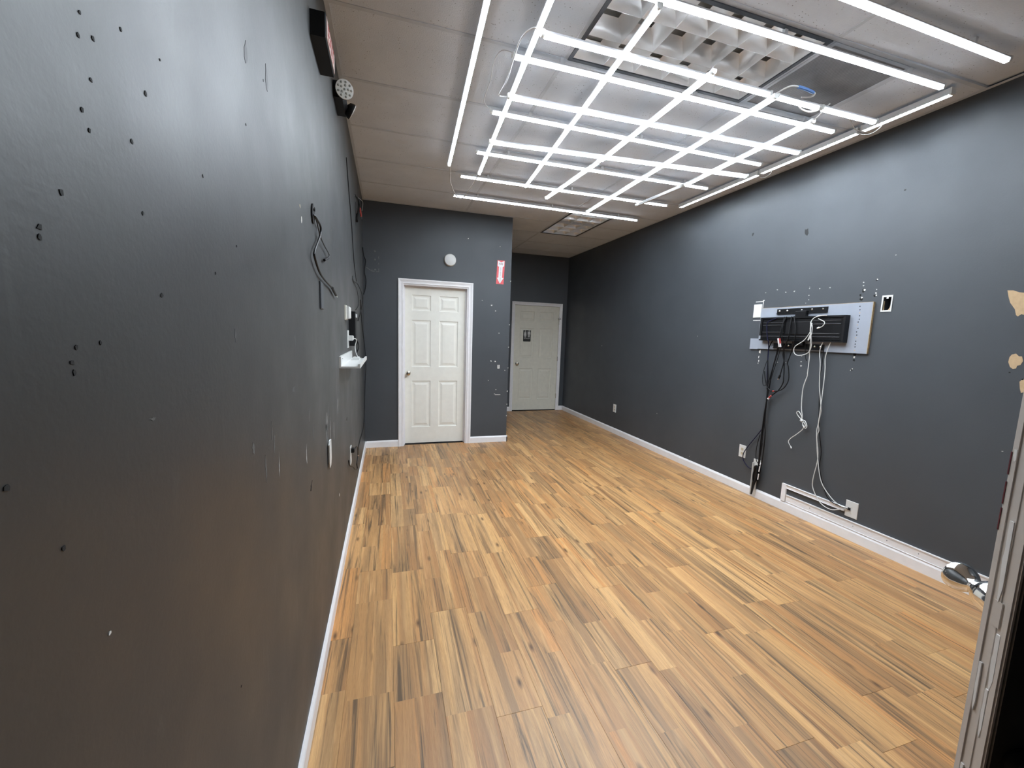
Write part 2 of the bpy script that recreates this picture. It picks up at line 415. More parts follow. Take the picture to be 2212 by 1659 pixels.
for j in range(len(gy)-1):
    a, b = gy[j], gy[j+1]
    for i in range(3):
        x0, x1 = gx[i], gx[i+1]
        if a >= Y1-.04:
            if x1 <= XC+.01: continue
            x0 = max(x0, XC)
        if abs(a-FIX1[2]) < .02 and i == 1: continue
        if (abs(a-VENT[2]) < .02 or a > FIX2[2]-.02 and a < FIX2[3]-.1) and i == 2:
            tile(gx[2]+.603, x1, a, b); continue
        tile(x0, x1, a, b, (0, -.010, 0) if i == 2 and abs(a-1.06) < .02 else None)
for g in gy[1:-1]:
    x0 = XC if g > Y1 else XL
    MB().bbox(x0, XR, g-.012, g+.012, H-.001, H+.03, 2, -1, .001).build('grid_bar', 'grid', ceiling)
for x in gx[1:3]:
    y1_ = Y1 if x < XC else Y2
    for a, b in zip(gy[:-1], gy[1:]):
        if b > y1_+.03: continue
        MB().bbox(x-.012, x+.012, a+.0125, b-.0125, H-.0008, H+.03, 2, -1, .001).build('grid_bar', 'grid', ceiling)
for a, b in ((VENT[2], VENT[3]), (FIX2[2], FIX2[3])):
    MB().bbox(gx[2]+.591, gx[2]+.615, a+.0125, b-.0125, H-.0008, H+.03, 2, -1, .001).build('grid_bar', 'grid', ceiling)
for (x0, x1, y0, y1) in ((XL, XL+.022, YF, Y1), (XR-.022, XR, YF, Y2), (XL+.022, XC, Y1-.022, Y1), (XC, XR-.022, Y2-.022, Y2), (XC, XC+.022, Y1, Y2-.022)):
    MB().box(x0, x1, y0, y1, H-.002, H+.001).build('wall_angle', 'grid', ceiling)

# ---- baseboards
BP = [(0, 0), (.013, 0), (.013, .066), (.010, .074), (.007, .079), (.004, .085), (0, .085)]
def baseboard(name, runs, label):
    mb = MB()
    for (axis, a0, a1, pos, sgn) in runs:   # axis the run follows; pos = wall plane; sgn = direction into the room
        if axis == 1: mb.prism([(pos+sgn*d, z) for d, z in BP], 1, a0, a1)
        else: mb.prism([(pos+sgn*d, z) for d, z in BP], 0, a0, a1)
    return struct(mb.build(name, 'trim'), label, 'baseboard')
CO = .06
baseboard('baseboard_left', [(1, YF, Y1, XL, 1)], 'white baseboard along the scuffed left wall')
baseboard('baseboard_right', [(1, YF, Y2, XR, -1)], 'white baseboard along the right wall')
baseboard('baseboard_back', [(0, XL+.013, D1[0]-CO, Y1, -1), (0, D1[1]+CO, XC+.013, Y1, -1), (1, Y1-.013, Y2, XC, 1)], 'white baseboard along the partition wall')
baseboard('baseboard_far', [(0, XC+.013, D2[0]-CO, Y2, -1), (0, D2[1]+CO, XR-.013, Y2, -1)], 'white baseboard beside the restroom door')

# ---- doors
def casing(name, x0, x1, zt, yw, wdt, parent):
    prof = [(0, 0), (0, .010), (.008, .0125), (.016, .010), (.030, .012), (.044, .0175), (.056, .019), (wdt, .017), (wdt, 0)]
    mb = MB(); n = len(prof)
    for (u, d) in prof:
        mb.v += [(x0-u, yw-d, 0), (x0-u, yw-d, zt+u), (x1+u, yw-d, zt+u), (x1+u, yw-d, 0)]
    for k in range(n-1):
        for j in range(3): mb.f.append((k*4+j, k*4+j+1, (k+1)*4+j+1, (k+1)*4+j))
    return mb.build(name, 'trim', parent)
def leaf(parent, x0, x1, z0, z1, yf, th, panels, mat):
    xs = sorted({x0, x1}|{p[0] for p in panels}|{p[1] for p in panels}); zs = sorted({z0, z1}|{p[2] for p in panels}|{p[3] for p in panels})
    mb = MB()
    for a, b in zip(xs[:-1], xs[1:]):
        for c, d in zip(zs[:-1], zs[1:]):
            cx, cz = (a+b)/2, (c+d)/2
            if any(p[0] < cx < p[1] and p[2] < cz < p[3] for p in panels): continue
            mb.box(a, b, yf, yf+th, c, d)
    lf = mb.build('door_leaf', mat, parent)
    for (a, b, c, d) in panels:
        mb = MB()
        lv = [(0, 0), (.007, .008), (.020, .009), (.026, .009), (.050, .0025)]
        for ins, dy in lv: mb.v += [(a+ins, yf+dy, c+ins), (b-ins, yf+dy, c+ins), (b-ins, yf+dy, d-ins), (a+ins, yf+dy, d-ins)]
        for k in range(len(lv)-1):
            for j in range(4): mb.f.append((k*4+j, k*4+(j+1) % 4, (k+1)*4+(j+1) % 4, (k+1)*4+j))
        i = (len(lv)-1)*4; mb.f.append((i, i+1, i+2, i+3))
        mb.build('panel', mat, lf)
    return lf
def knob(parent, x, y, z, axis=(0, -1, 0), k=1.0):
    kb = MB().lathe([(.031*k, 0), (.031*k, .005*k), (.026*k, .010*k), (.012*k, .014*k), (.010*k, .030*k), (.016*k, .036*k), (.026*k, .044*k), (.028*k, .054*k), (.024*k, .062*k), (.012*k, .066*k), (.004*k, .067*k)], (x, y, z), axis, 24)
    return kb.build('knob', 'nickel', parent, smooth=True)
def cols(a0, a1, b0, b1, rows): return [(x0, x1, z0, z1) for (z0, z1) in rows for (x0, x1) in ((a0, a1), (b0, b1))]

d1 = struct(thing('door_1', '', 'door', (D1[0], Y1, 0)), 'closed white six-panel door in the partition wall', 'door')
YL1 = Y1+.078
leaf(d1, D1[0]+.016, D1[1]-.016, .014, D1[2]-.014, YL1, .036, cols(.290, .528, .634, .879, [(.226, .836), (1.018, 1.614), (1.733, 1.928)]), 'door')
MB().box(D1[0], D1[0]+.014, Y1-.001, Y1+.12, 0, D1[2]).box(D1[1]-.014, D1[1], Y1-.001, Y1+.12, 0, D1[2]).box(D1[0]+.014, D1[1]-.014, Y1-.001, Y1+.12, D1[2]-.014, D1[2])\
    .box(D1[0]+.014, D1[0]+.026, YL1-.014, YL1-.002, 0, D1[2]-.014).box(D1[1]-.026, D1[1]-.014, YL1-.014, YL1-.002, 0, D1[2]-.014).box(D1[0]+.026, D1[1]-.026, YL1-.014, YL1-.002, D1[2]-.026, D1[2]-.014).build('jamb', 'trim', d1)
casing('casing', D1[0], D1[1], D1[2], Y1, CO, d1)
knob(d1, .246, YL1, .937)
MB().box(D1[0]+.02, D1[1]-.02, YL1-.03, YL1+.05, 0, .003).build('under_door_shade', 'hole', d1)  # dark strip paints the shade in the gap under the leaf

d2 = struct(thing('door_2', '', 'door', (D2[0], Y2, 0)), 'cream six-panel restroom door at the far end of the alcove', 'door')
YL2 = Y2+.008
leaf(d2, D2[0]+.005, D2[1]-.005, .014, D2[2]-.006, YL2, .036, cols(2.415, 2.692, 2.805, 3.085, [(.224, .828), (1.036, 1.604), (1.748, 1.925)]), 'door2')
MB().box(D2[0]-.004, D2[0]+.002, Y2-.001, Y2+.12, 0, D2[2]).box(D2[1]-.002, D2[1]+.004, Y2-.001, Y2+.12, 0, D2[2]).box(D2[0], D2[1], Y2-.001, Y2+.12, D2[2]-.003, D2[2]+.003).build('jamb', 'door2', d2)
casing('casing', D2[0], D2[1], D2[2], Y2, CO, d2)
knob(d2, 2.366, YL2, .925)
for z in (.29, 1.025, 1.80):
    MB().tube([(D2[1]-.002, Y2-.006, z-.045), (D2[1]-.002, Y2-.006, z+.045)], .006, 8).build('hinge', 'nickel', d2, smooth=True)
MB().box(D2[1]-.03, D2[1]+.035, Y2-.022, Y2-.017, 1.795, 1.812).tube([(D2[1]-.005, Y2-.022, 1.79), (D2[1]-.005, Y2-.022, 1.69)], .003).build('door_chain', 'nickel', d2)
MB().box(D2[0]+.006, D2[1]-.006, Y2-.02, Y2+.05, 0, .003).build('under_door_shade', 'hole', d2)  # painted shade again, in the gap below this leaf

# ---- entrance door standing ajar on the right, seen edge-on
dv = Vector((.87, -.49, 0)).normalized(); rn = Vector((-dv.y, dv.x, 0))      # along the leaf (edge -> hinge), room-side normal
P0 = Vector((.9715, .3742, 0)); TH = .050; DW = .91
def dp(a, n, z): return P0+dv*a+rn*n+Vector((0, 0, z))
def dbox(a0, a1, n0, n1, z0, z1):
    mb = MB(); mb.v = [tuple(dp(a, n, z)) for a in (a0, a1) for n in (n0, n1) for z in (z0, z1)]
    mb.f = [(0, 1, 3, 2), (4, 6, 7, 5), (0, 4, 5, 1), (2, 3, 7, 6), (0, 2, 6, 4), (1, 5, 7, 3)]; return mb
d3 = struct(thing('door_3', '', 'door', tuple(dp(0, 0, 0))), 'worn beige entrance door standing open at the right edge', 'door')
def merge(*ms):
    r_ = MB()
    for m_ in ms:
        i = len(r_.v); r_.v += m_.v; r_.f += [tuple(i+k for k in f) for f in m_.f]
    return r_
lf3 = dbox(0, DW, -TH+.003, 0, .012, 2.06).build('door_leaf', 'door3', d3)
dbox(.003, DW, -TH-.002, -TH+.003, .012, 2.06).build('outer_shade_skin', 'door3shade', d3)  # dark skin carries the shade of the unlit outer face
merge(dbox(-.0018, 0, -.0095, -.0005, .012, 2.06), dbox(-.0012, 0, -.0260, -.0225, .012, 2.06), dbox(-.0018, 0, -.0440, -.0350, .012, 2.06)).build('edge_moulding', 'door3', lf3)
rs = random.Random(3)
for (n_, z_, h_, w_) in ((-.013, .895, .09, .0028), (-.033, .955, .10, .0045), (-.031, .86, .09, .003), (-.014, .71, .07, .003), (-.021, 1.125, .14, .0045), (-.006, 1.30, .02, .003)):
    mb = MB(); mb.v = [tuple(dp(-.0021, n_+dx*w_, z_+dz*h_/2)) for dx, dz in ((-1, -.6), (-.3, -1), (.2, -.9), (1, .05), (.7, .3), (.9, 1), (-.7, 1))]
    mb.v += [tuple(dp(-.0002, n_+dx*w_, z_+dz*h_/2)) for dx, dz in ((-1, -.6), (-.3, -1), (.2, -.9), (1, .05), (.7, .3), (.9, 1), (-.7, 1))]
    mb.f = [tuple(range(7)), tuple(range(13, 6, -1))]+[(k, (k+1) % 7, 7+(k+1) % 7, 7+k) for k in range(7)]
    mb.build('chip_or_streak', 'bare', lf3)  # bright white streaks, paler than the door edge around them
for z_ in (1.19, 1.235, 1.285):
    dbox(-.0025, 0, -.0012, .0008, z_-.018, z_+.02).build('chip_or_streak', 'maroon', lf3)
KA, KZ = .031, 1.036
kb = MB().lathe([(.030, 0), (.030, .024), (.028, .034), (.021, .045), (.0145, .055), (.0135, .062), (.017, .070), (.0240, .082), (.0275, .092), (.0268, .098), (.021, .101), (.006, .102)], tuple(dp(KA, 0, KZ)), tuple(rn), 32)
kb.build('knob', 'chrome', d3, smooth=True)
kb = MB().lathe([(.030, 0), (.030, .006), (.018, .012), (.018, .034), (.024, .04), (.024, .052), (.01, .056)], tuple(dp(KA+.015, -TH-.002, .80)), tuple(-rn), 24)
kb.build('outer_knob', 'blackplastic', d3, smooth=True)
dbox(-.0019, 0, -.0300, -.0160, KZ-.022, KZ+.022).build('latch_plate', 'door3', d3)
for z_ in (.25, 1.0, 1.8):
    p = dp(DW+.004, .004, z_); MB().tube([tuple(p-Vector((0, 0, .05))), tuple(p+Vector((0, 0, .05)))], .007, 8).build('hinge', 'nickel', d3, smooth=True)
tr = MB().box(HX-.028, HX, YF-.13, YF+.01, 0, 2.14).box(XL, HX-.028, YF-.13, YF+.01, 2.11, 2.14)
struct(tr.build('trim_2', 'trim'), 'white jamb around the entrance opening', 'door frame')

# ================================================================== LED TUBES
zB, zL, zA, zM = H-.040, H-.070, H-.100, H-.130
def led(label, p0, p1, lit=True, w=.0148):
    """LED batten: open channel above, half-round cover below, two end caps"""
    p0 = Vector(p0); p1 = Vector(p1); ax = (p1-p0).normalized(); sd = ax.cross(Vector((0, 0, 1))).normalized(); upv = Vector((0, 0, 1))
    t = thing('led_tube', label, 'led light', tuple((p0+p1)/2), 'LED tubes fixed under the ceiling')
    def prof(pts, a, b):
        mb = MB(); n = len(pts)
        for q in (a, b): mb.v += [tuple(q+sd*s_+upv*h_) for s_, h_ in pts]
        mb.f = [tuple(range(n-1, -1, -1)), tuple(range(n, 2*n))]+[(k, (k+1) % n, n+(k+1) % n, n+k) for k in range(n)]
        return mb
    prof([(-w*.62, .0125), (w*.62, .0125), (w*.62, .010), (w, .007), (w, .001), (-w, .001), (-w, .007), (-w*.62, .010)], p0, p1).build('channel', 'ledbody', t)
    arc = [(w*.90, .0005), (w*.92, -.006), (w*.80, -.011), (w*.62, -.0145), (-w*.62, -.0145), (-w*.80, -.011), (-w*.92, -.006), (-w*.90, .0005)]
    c0, c1 = p0+ax*.012, p1-ax*.012
    prof(arc, c0, c1).build('cover', 'ledglow' if lit else 'ledoff', t)
    if lit: prof([(w*.60, -.0140), (w*.60, -.0152), (-w*.60, -.0152), (-w*.60, -.0140)], c0, c1).build('led_window', 'ledlit', t)
    cap = [(-w*1.02, .0115), (w*1.02, .0115)]+[(w*1.02*math.cos(a), w*1.0*-math.sin(a)) for a in [math.pi*k/8 for k in range(9)]]
    if p0.z > H-.05:            # clips that hold the tube to the ceiling bar
        for f_ in (.12, .5, .88):
            q = p0.lerp(p1, f_); prof([(-.006, .0125), (.006, .0125), (.009, .0392), (-.009, .0392)], q-ax*.009, q+ax*.009).build('mounting_clip', 'ledbody', t)
    for q, s_ in ((p0, 1), (p1, -1)): prof(cap, q-ax*.004*s_, q+ax*.0125*s_).build('end_cap', 'white', t)
    return t
led('crosswise LED tube nearest the viewer, upper right corner of the ceiling', (.68, 1.42, zB), (3.03, 1.43, zB))
led('crosswise LED tube just in front of the large louvred ceiling light', (.68, 1.70, zB), (3.012, 1.677, zB))
led('long first length of the crosswise LED tube running under the large louvred light', (.70, 1.974, zA), (2.094, 1.974, zA))
led('short middle length of the crosswise LED tube beside the blue tape', (2.140, 1.976, zA), (2.480, 1.977, zA))
led('last length of that crosswise tube, ending at the right-hand lengthwise tube', (2.489, 1.974, zA), (2.956, 1.970, zA))
led('crosswise LED tube along the back edge of the large louvred light', (.640, 2.255, zB), (2.965, 2.234, zB))
led('crosswise LED tube third behind the large louvred light, looped by a cable', (.690, 2.514, zA), (2.928, 2.449, zA))
led('crosswise LED tube in the middle of the light grid on a ceiling bar', (.660, 2.822, zB), (2.968, 2.815, zB))
led('slightly skewed crosswise LED tube past the middle of the grid', (.724, 3.112, zA), (2.943, 2.926, zA))
led('crosswise LED tube just beyond the skewed one', (.690, 3.449, zB), (2.973, 3.409, zB))
led('crosswise LED tube second from the partition wall', (.652, 4.003, zB), (2.950, 3.983, zB))
led('crosswise LED tube closest to the partition wall and far ceiling light', (.672, 4.569, zB), (2.985, 4.595, zB))
led('outermost lengthwise LED tube on the left, apart from the grid', (.392, 1.38, zL), (.512, 3.720, zL))
led('leftmost lengthwise LED tube of the grid', (.660, 1.50, zL), (.797, 3.812, zL))
led('second lengthwise LED tube of the grid from the left', (1.137, 1.690, zL), (1.289, 3.957, zL))
led('near half of the third lengthwise LED tube from the left', (1.614, 1.880, zM), (1.605, 3.030, zM))
led('far half of the third lengthwise LED tube from the left', (1.600, 3.052, zM), (1.532, 4.012, zM))
led('fourth lengthwise LED tube from the left, reaching the far ceiling light', (2.095, 1.934, zM), (2.116, 4.262, zM))
led('near lit half of the fifth lengthwise LED tube from the left', (2.539, 2.052, zM), (2.549, 3.215, zM))
led('unlit far end of the fifth lengthwise LED tube', (2.546, 3.237, zM), (2.482, 3.862, zM), lit=False)
# the three lengths along the right wall have bare zig-zag chips in a deeper channel
def led_row(label, p0, p1):
    p0 = Vector(p0); p1 = Vector(p1); ax = (p1-p0).normalized(); sd = ax.cross(Vector((0, 0, 1))).normalized(); upv = Vector((0, 0, 1))
    t = thing('led_strip_light', label, 'led light', tuple((p0+p1)/2), 'LED strips along the right wall')
    mb = MB(); pts = [(-.019, .022), (.019, .022), (.019, -.013), (.0165, -.013), (.0165, .004), (-.0165, .004), (-.0165, -.013), (-.019, -.013)]
    n = 8
    for q in (p0, p1): mb.v += [tuple(q+sd*a+upv*b) for a, b in pts]
    for k in range(n): mb.f.append((k, (k+1) % n, n+(k+1) % n, n+k))
    for o_ in (0, n): mb.f += [(o_+0, o_+1, o_+4, o_+5), (o_+1, o_+2, o_+3, o_+4), (o_+0, o_+5, o_+6, o_+7)]
    mb.build('channel', 'ledbody', t)
    mb = MB(); ln = (p1-p0).length; k = 0; d = .012
    while d < ln-.01:
        c = p0+ax*d+sd*(.0055 if k % 2 else -.0055)+upv*.002
        i = len(mb.v); mb.v += [tuple(c+ax*a+sd*b+upv*h_) for h_ in (0, -.003) for a, b in ((-.0035, -.005), (.0035, -.005), (.0035, .005), (-.0035, .005))]
        mb.f += [(i, i+1, i+2, i+3), (i+4, i+7, i+6, i+5), (i, i+4, i+5, i+1), (i+1, i+5, i+6, i+2), (i+2, i+6, i+7, i+3), (i+3, i+7, i+4, i)]
        d += .0105; k += 1
    o = mb.build('led_chips', 'ledrow', t); o['kind'] = 'stuff'
    for q, s_ in ((p0, 1), (p1, -1)):
        m_ = MB(); m_.v = [tuple(q+ax*a*s_+sd*b+upv*c) for a in (-.006, .005) for b in (-.0195, .0195) for c in (-.014, .0225)]
        m_.f = [(0, 1, 3, 2), (4, 6, 7, 5), (0, 4, 5, 1), (2, 3, 7, 6), (0, 2, 6, 4), (1, 5, 7, 3)]; m_.build('end_cap', 'white', t)
led_row('near length of bare zig-zag LED strip along the right wall', (3.123, 1.690, zB), (3.119, 2.150, zB))
led_row('middle length of LED strip along the right wall between two cable loops', (3.119, 2.180, zB), (3.115, 2.940, zB))
led_row('far length of LED strip along the right wall', (3.115, 2.970, zB), (3.109, 3.970, zB))

# ---- jumper cables between the tubes
def cord(name, label, pts, r, mat, cat='cable', group=None, sub=5):
    o = MB().tube(pts, r, 6, sub).build(name, mat, smooth=True); return tag(o, label, cat, group)
G_J = 'jumper cables of the LED tubes'
cord('jumper_cable', 'white cable drooping in a U below the left tubes near the partition', [(.511, 3.715, zL), (.535, 3.80, zL-.02), (.565, 4.00, H-.11), (.66, 4.27, H-.135), (.74, 4.33, H-.135), (.775, 4.04, H-.105), (.797, 3.82, zL-.005)], .004, 'cablewhite', group=G_J)
cord('jumper_cable', 'cable looping left between the under-light tube and the one behind it', [(.70, 1.972, zA+.005), (.655, 1.968, zA+.01), (.618, 2.03, zA), (.625, 2.19, zA), (.640, 2.36, zA-.004), (.632, 2.49, zA-.012), (.652, 2.518, zA-.008), (.692, 2.514, zA)], .004, 'ledbody', group=G_J)
cord('jumper_cable', 'thin cable lying on the ceiling left of the tube grid', [(.640, 2.255, zB+.01), (.585, 2.27, H-.02), (.568, 2.38, H-.012), (.590, 2.55, H-.012), (.602, 2.77, H-.014), (.660, 2.822, zB+.008)], .0025, 'ledbody', group=G_J)
cord('jumper_cable', 'small white cable loop at the near joint of the right-wall strip', [(3.119, 2.180, zB-.008), (3.15, 2.165, zB-.022), (3.165, 2.12, zB-.028), (3.145, 2.06, zB-.02), (3.121, 2.035, zB-.010)], .003, 'cablewhite', group=G_J)
cord('jumper_cable', 'small white cable loop at the far joint of the right-wall strip', [(3.115, 2.970, zB-.008), (3.155, 2.985, zB-.024), (3.175, 2.95, zB-.028), (3.15, 2.88, zB-.022), (3.119, 2.85, zB-.010)], .003, 'cablewhite', group=G_J)
cord('jumper_cable', 'white cable dropping from the ceiling to the right-wall strip', [(2.955, 2.135, H-.004), (3.00, 2.15, H-.015), (3.06, 2.165, zB), (3.115, 2.165, zB-.004)], .003, 'cablewhite', group=G_J)
tp = thing('taped_lead', 'white power lead with a wrap of blue tape above the tube joint', 'cable', (2.23, 1.89, H-.1))
MB().tube([(2.115, 1.955, zA-.004), (2.125, 1.90, zA), (2.155, 1.878, zA+.004), (2.24, 1.885, zA+.01), (2.335, 1.899, zA+.012), (2.350, 1.93, zA+.012), (2.30, 1.95, zA+.010)], .0045, 6).build('lead', 'cablewhite', tp, smooth=True)
MB().tube([(2.185, 1.879, zA+.006), (2.25, 1.886, zA+.0105), (2.325, 1.897, zA+.012)], .008, 8).build('tape', 'blue', tp, smooth=True)
cord('jumper_cable', 'white cable bowed below the crosswise tube beside the blue tape', [(2.33, 1.985, zA-.012), (2.36, 1.992, zA-.024), (2.42, 1.992, zA-.028), (2.465, 1.982, zA-.018), (2.485, 1.976, zA-.006)], .005, 'cablewhite', group=G_J)
cord('jumper_cable', 'short white lead rising from the fifth lengthwise tube', [(2.539, 2.052, zM+.004), (2.535, 2.02, zM+.012), (2.540, 1.985, zA+.012), (2.535, 1.955, zA+.02)], .004, 'cablewhite', group=G_J)

# ================================================================== LOUVRED FIXTURES AND VENT
def fixture(label, x0, x1, y0, y1, nx, ny, lamp_axis):
    t = thing('ceiling_light', label, 'ceiling light', ((x0+x1)/2, (y0+y1)/2, H))
    e = .014; X0, X1, Y0, Y1_ = x0+e, x1-e, y0+e, y1-e; zt = H+.125
    mb = MB(); th = .004
    mb.box(X0, X1, Y0, Y1_, zt, zt+th).box(X0, X0+th, Y0, Y1_, H+.002, zt).box(X1-th, X1, Y0, Y1_, H+.002, zt).box(X0+th, X1-th, Y0, Y0+th, H+.002, zt).box(X0+th, X1-th, Y1_-th, Y1_, H+.002, zt)
    mb.build('housing', 'housing', t)
    mb = MB(); fr = .016
    mb.box(X0-.004, X1+.004, Y0-.004, Y0+fr, H-.006, H+.002).box(X0-.004, X1+.004, Y1_-fr, Y1_+.004, H-.006, H+.002).box(X0-.004, X0+fr, Y0+fr, Y1_-fr, H-.006, H+.002).box(X1-fr, X1+.004, Y0+fr, Y1_-fr, H-.006, H+.002)
    mb.build('frame', 'darktrim', t)
    X0 += fr; X1 -= fr; Y0 += fr; Y1_ -= fr
    cx, cy = (X1-X0)/nx, (Y1_-Y0)/ny
    zb, ztop = H+.001, H+.080
    def blade(axis, c, a0, a1, half):
        tw = half; pr = [(-.001, zb), (-.004, zb+.020), (-.012, zb+.045), (-tw, ztop), (tw, ztop), (.012, zb+.045), (.004, zb+.020), (.001, zb)]
        return MB().prism([(c+a, z) for a, z in pr], axis, a0, a1)
    for i in range(1, nx): blade(1, X0+cx*i, Y0, Y1_, cx*.26).build('louvre_blade', 'alu', t, smooth=True)
    for j in range(1, ny): blade(0, Y0+cy*j, X0, X1, cy*.26).build('louvre_blade', 'alu', t, smooth=True)
    for (axis, c, a0, a1, s_, q) in ((1, X0, Y0, Y1_, 1, cx), (1, X1, Y0, Y1_, -1, cx), (0, Y0, X0, X1, 1, cy), (0, Y1_, X0, X1, -1, cy)):
        pr = [(0, zb), (.001*s_, zb), (.004*s_, zb+.020), (.012*s_, zb+.045), (q*.24*s_, ztop), (0, ztop)]
        MB().prism([(c+a, z) for a, z in pr], axis, a0, a1).build('side_reflector', 'alu', t, smooth=True)
    if lamp_axis == 0:
        for j in range(ny): yy = Y0+cy*(j+.5); MB().tube([(X0+.01, yy, H+.10), (X1-.01, yy, H+.10)], .013, 12).build('lamp', 'lamp', t, smooth=True)
    else:
        for j in range(nx): xx = X0+cx*(j+.5); MB().tube([(xx, Y0+.01, H+.10), (xx, Y1_-.01, H+.10)], .013, 12).build('lamp', 'lamp', t, smooth=True)
    return t
fixture('large unlit louvred ceiling light behind the LED tubes', *FIX1, 6, 3, 0)
fixture('unlit louvred ceiling light at the far end by the alcove', *FIX2, 3, 6, 1)
t = thing('return_air_panel', 'dark perforated return air panel beside the large louvred light', 'vent', ((VENT[0]+VENT[1])/2, (VENT[2]+VENT[3])/2, H))
MB().bbox(VENT[0]+.014, VENT[1]-.014, VENT[2]+.014, VENT[3]-.014, H+.001, H+.012, 2, -1, .003).build('perforated_plate', 'perf', t)
MB().box(VENT[0]+.013, VENT[1]-.013, VENT[2]+.013, VENT[2]+.032, H-.002, H+.002).box(VENT[0]+.013, VENT[1]-.013, VENT[3]-.032, VENT[3]-.013, H-.002, H+.002).box(VENT[0]+.013, VENT[0]+.032, VENT[2]+.032, VENT[3]-.032, H-.002, H+.002).box(VENT[1]-.032, VENT[1]-.013, VENT[2]+.032, VENT[3]-.032, H-.002, H+.002).build('frame', 'grid', t)

# ================================================================== LEFT WALL THINGS
def lx(d): return XL+d
# exit sign
t = thing('exit_sign', 'black box exit sign with a pale face high on the left wall', 'sign', (XL, 1.98, 2.578))
MB().bbox(XL, lx(.056), 1.852, 2.112, 2.578, 2.668, 0, 1, .003).build('housing', 'blackplastic', t)
MB().box(lx(.056), lx(.0585), 1.862, 2.102, 2.586, 2.661).build('face', 'exitface', t)
text_mesh('EXIT', .085, 'lettering', 'red', t, lambda u, v, d: (lx(.0586)+d, 1.982+u*1.05, 2.6235+v), depth=.0004)
# emergency light
t = thing('emergency_light', 'black emergency light with a round LED head under the ceiling', 'emergency light', (XL, 2.66, 2.72))
MB().prism([(XL, 2.722), (lx(.045), 2.722), (lx(.062), 2.745), (lx(.055), 2.790), (lx(.035), 2.806), (XL, 2.806)], 1, 2.565, 2.775).build('body', 'blackplastic', t)
def head(c, nrm, r):
    c = Vector(c); nrm = Vector(nrm).normalized()
    h_ = MB().lathe([(r*.45, -.034), (r*.8, -.026), (r*.98, -.010), (r, 0), (r*.97, .004), (r*.90, .004)], tuple(c), tuple(nrm), 28).build('lamp_head', 'blackplastic', t, smooth=True)
    MB().lathe([(r*.99, .001), (r*.97, .0055), (r*.90, .0060), (.002, .0060)], tuple(c), tuple(nrm), 28).build('lens', 'headlens', h_, smooth=True)
    e1 = nrm.orthogonal().normalized(); e2 = nrm.cross(e1)
    sp = [(0, 0)]+[(.40*math.cos(a), .40*math.sin(a)) for a in [2*math.pi*k/5 for k in range(5)]]+[(.72*math.cos(a+.3), .72*math.sin(a+.3)) for a in [2*math.pi*k/9 for k in range(9)]]
    for a, b in sp:
        MB().lathe([(r*.12, 0), (r*.12, .0015), (r*.05, .0025)], tuple(c+nrm*.006+e1*a*r+e2*b*r), tuple(nrm), 10).build('led_reflector', 'headled', h_)
head((-.220, 2.545, 2.757), (.30, -.92, -.22), .048)
head((-.198, 2.745, 2.742), (.88, .30, -.38), .044)
MB().box(lx(.046), lx(.0505), 2.5635, 2.5655, 2.738, 2.760).build('test_plate', 'ledbody', t)
MB().lathe([(.004, 0), (.003, .002)], (lx(.058), 2.625, 2.752), (1, 0, .2), 10).build('indicator', 'indicator', t)
# cable plate with two dangling cables
t = thing('cable_grommet', 'black oval cable plate with a thick and a thin cable hanging', 'wall plate', (XL, 1.80, 1.87))
MB().prism([(1.795+.030*math.cos(a), 1.908+.037*math.sin(a)) for a in [2*math.pi*k/20 for k in range(20)]], 0, XL, lx(.006)).build('plate', 'blackplastic', t)
MB().prism([(1.795+.012*math.cos(a), 1.925+.008*math.sin(a)) for a in [2*math.pi*k/12 for k in range(12)]], 0, lx(.005), lx(.010)).build('connector', 'chrome', t)
def LP(l): return [(XL+d, y, z) for d, y, z in l]
t = thing('hanging_cable', 'thick black cable with a silver-tipped plug on the left wall', 'cable', (lx(.01), 1.80, 1.64))
MB().tube(LP([(.006, 1.785, 1.900), (.012, 1.807, 1.896), (.014, 1.905, 1.885), (.012, 1.887, 1.841), (.012, 1.755, 1.763), (.012, 1.760, 1.733), (.012, 1.908, 1.689), (.012, 2.257, 1.671)]), .0042, 8).build('cord', 'cableblack', t, smooth=True)
MB().tube(LP([(.012, 2.25, 1.672), (.012, 2.40, 1.649)]), .0065, 8).build('plug', 'blackplastic', t, smooth=True)
MB().tube(LP([(.012, 2.40, 1.649), (.012, 2.445, 1.642)]), .004, 8).build('plug_tip', 'chrome', t, smooth=True)
t = thing('hanging_cable', 'thin black cable with a bent plug on the left wall', 'cable', (lx(.01), 1.85, 1.76))
MB().tube(LP([(.006, 1.79, 1.897), (.012, 1.813, 1.889), (.013, 1.889, 1.848), (.012, 2.026, 1.831), (.012, 2.164, 1.819), (.012, 2.126, 1.797)]), .0024, 6).build('cord', 'cableblack', t, smooth=True)
MB().tube(LP([(.012, 2.126, 1.797), (.012, 2.003, 1.767)]), .0058, 8).build('plug', 'blackplastic', t, smooth=True)
# blank plate painted over
tag(MB().bbox(XL, lx(.0075), 1.925, 2.000, 1.552, 1.668, 0, 1, .003).build('blank_plate', 'wall'), 'narrow blank wall plate painted over in wall grey', 'wall plate')
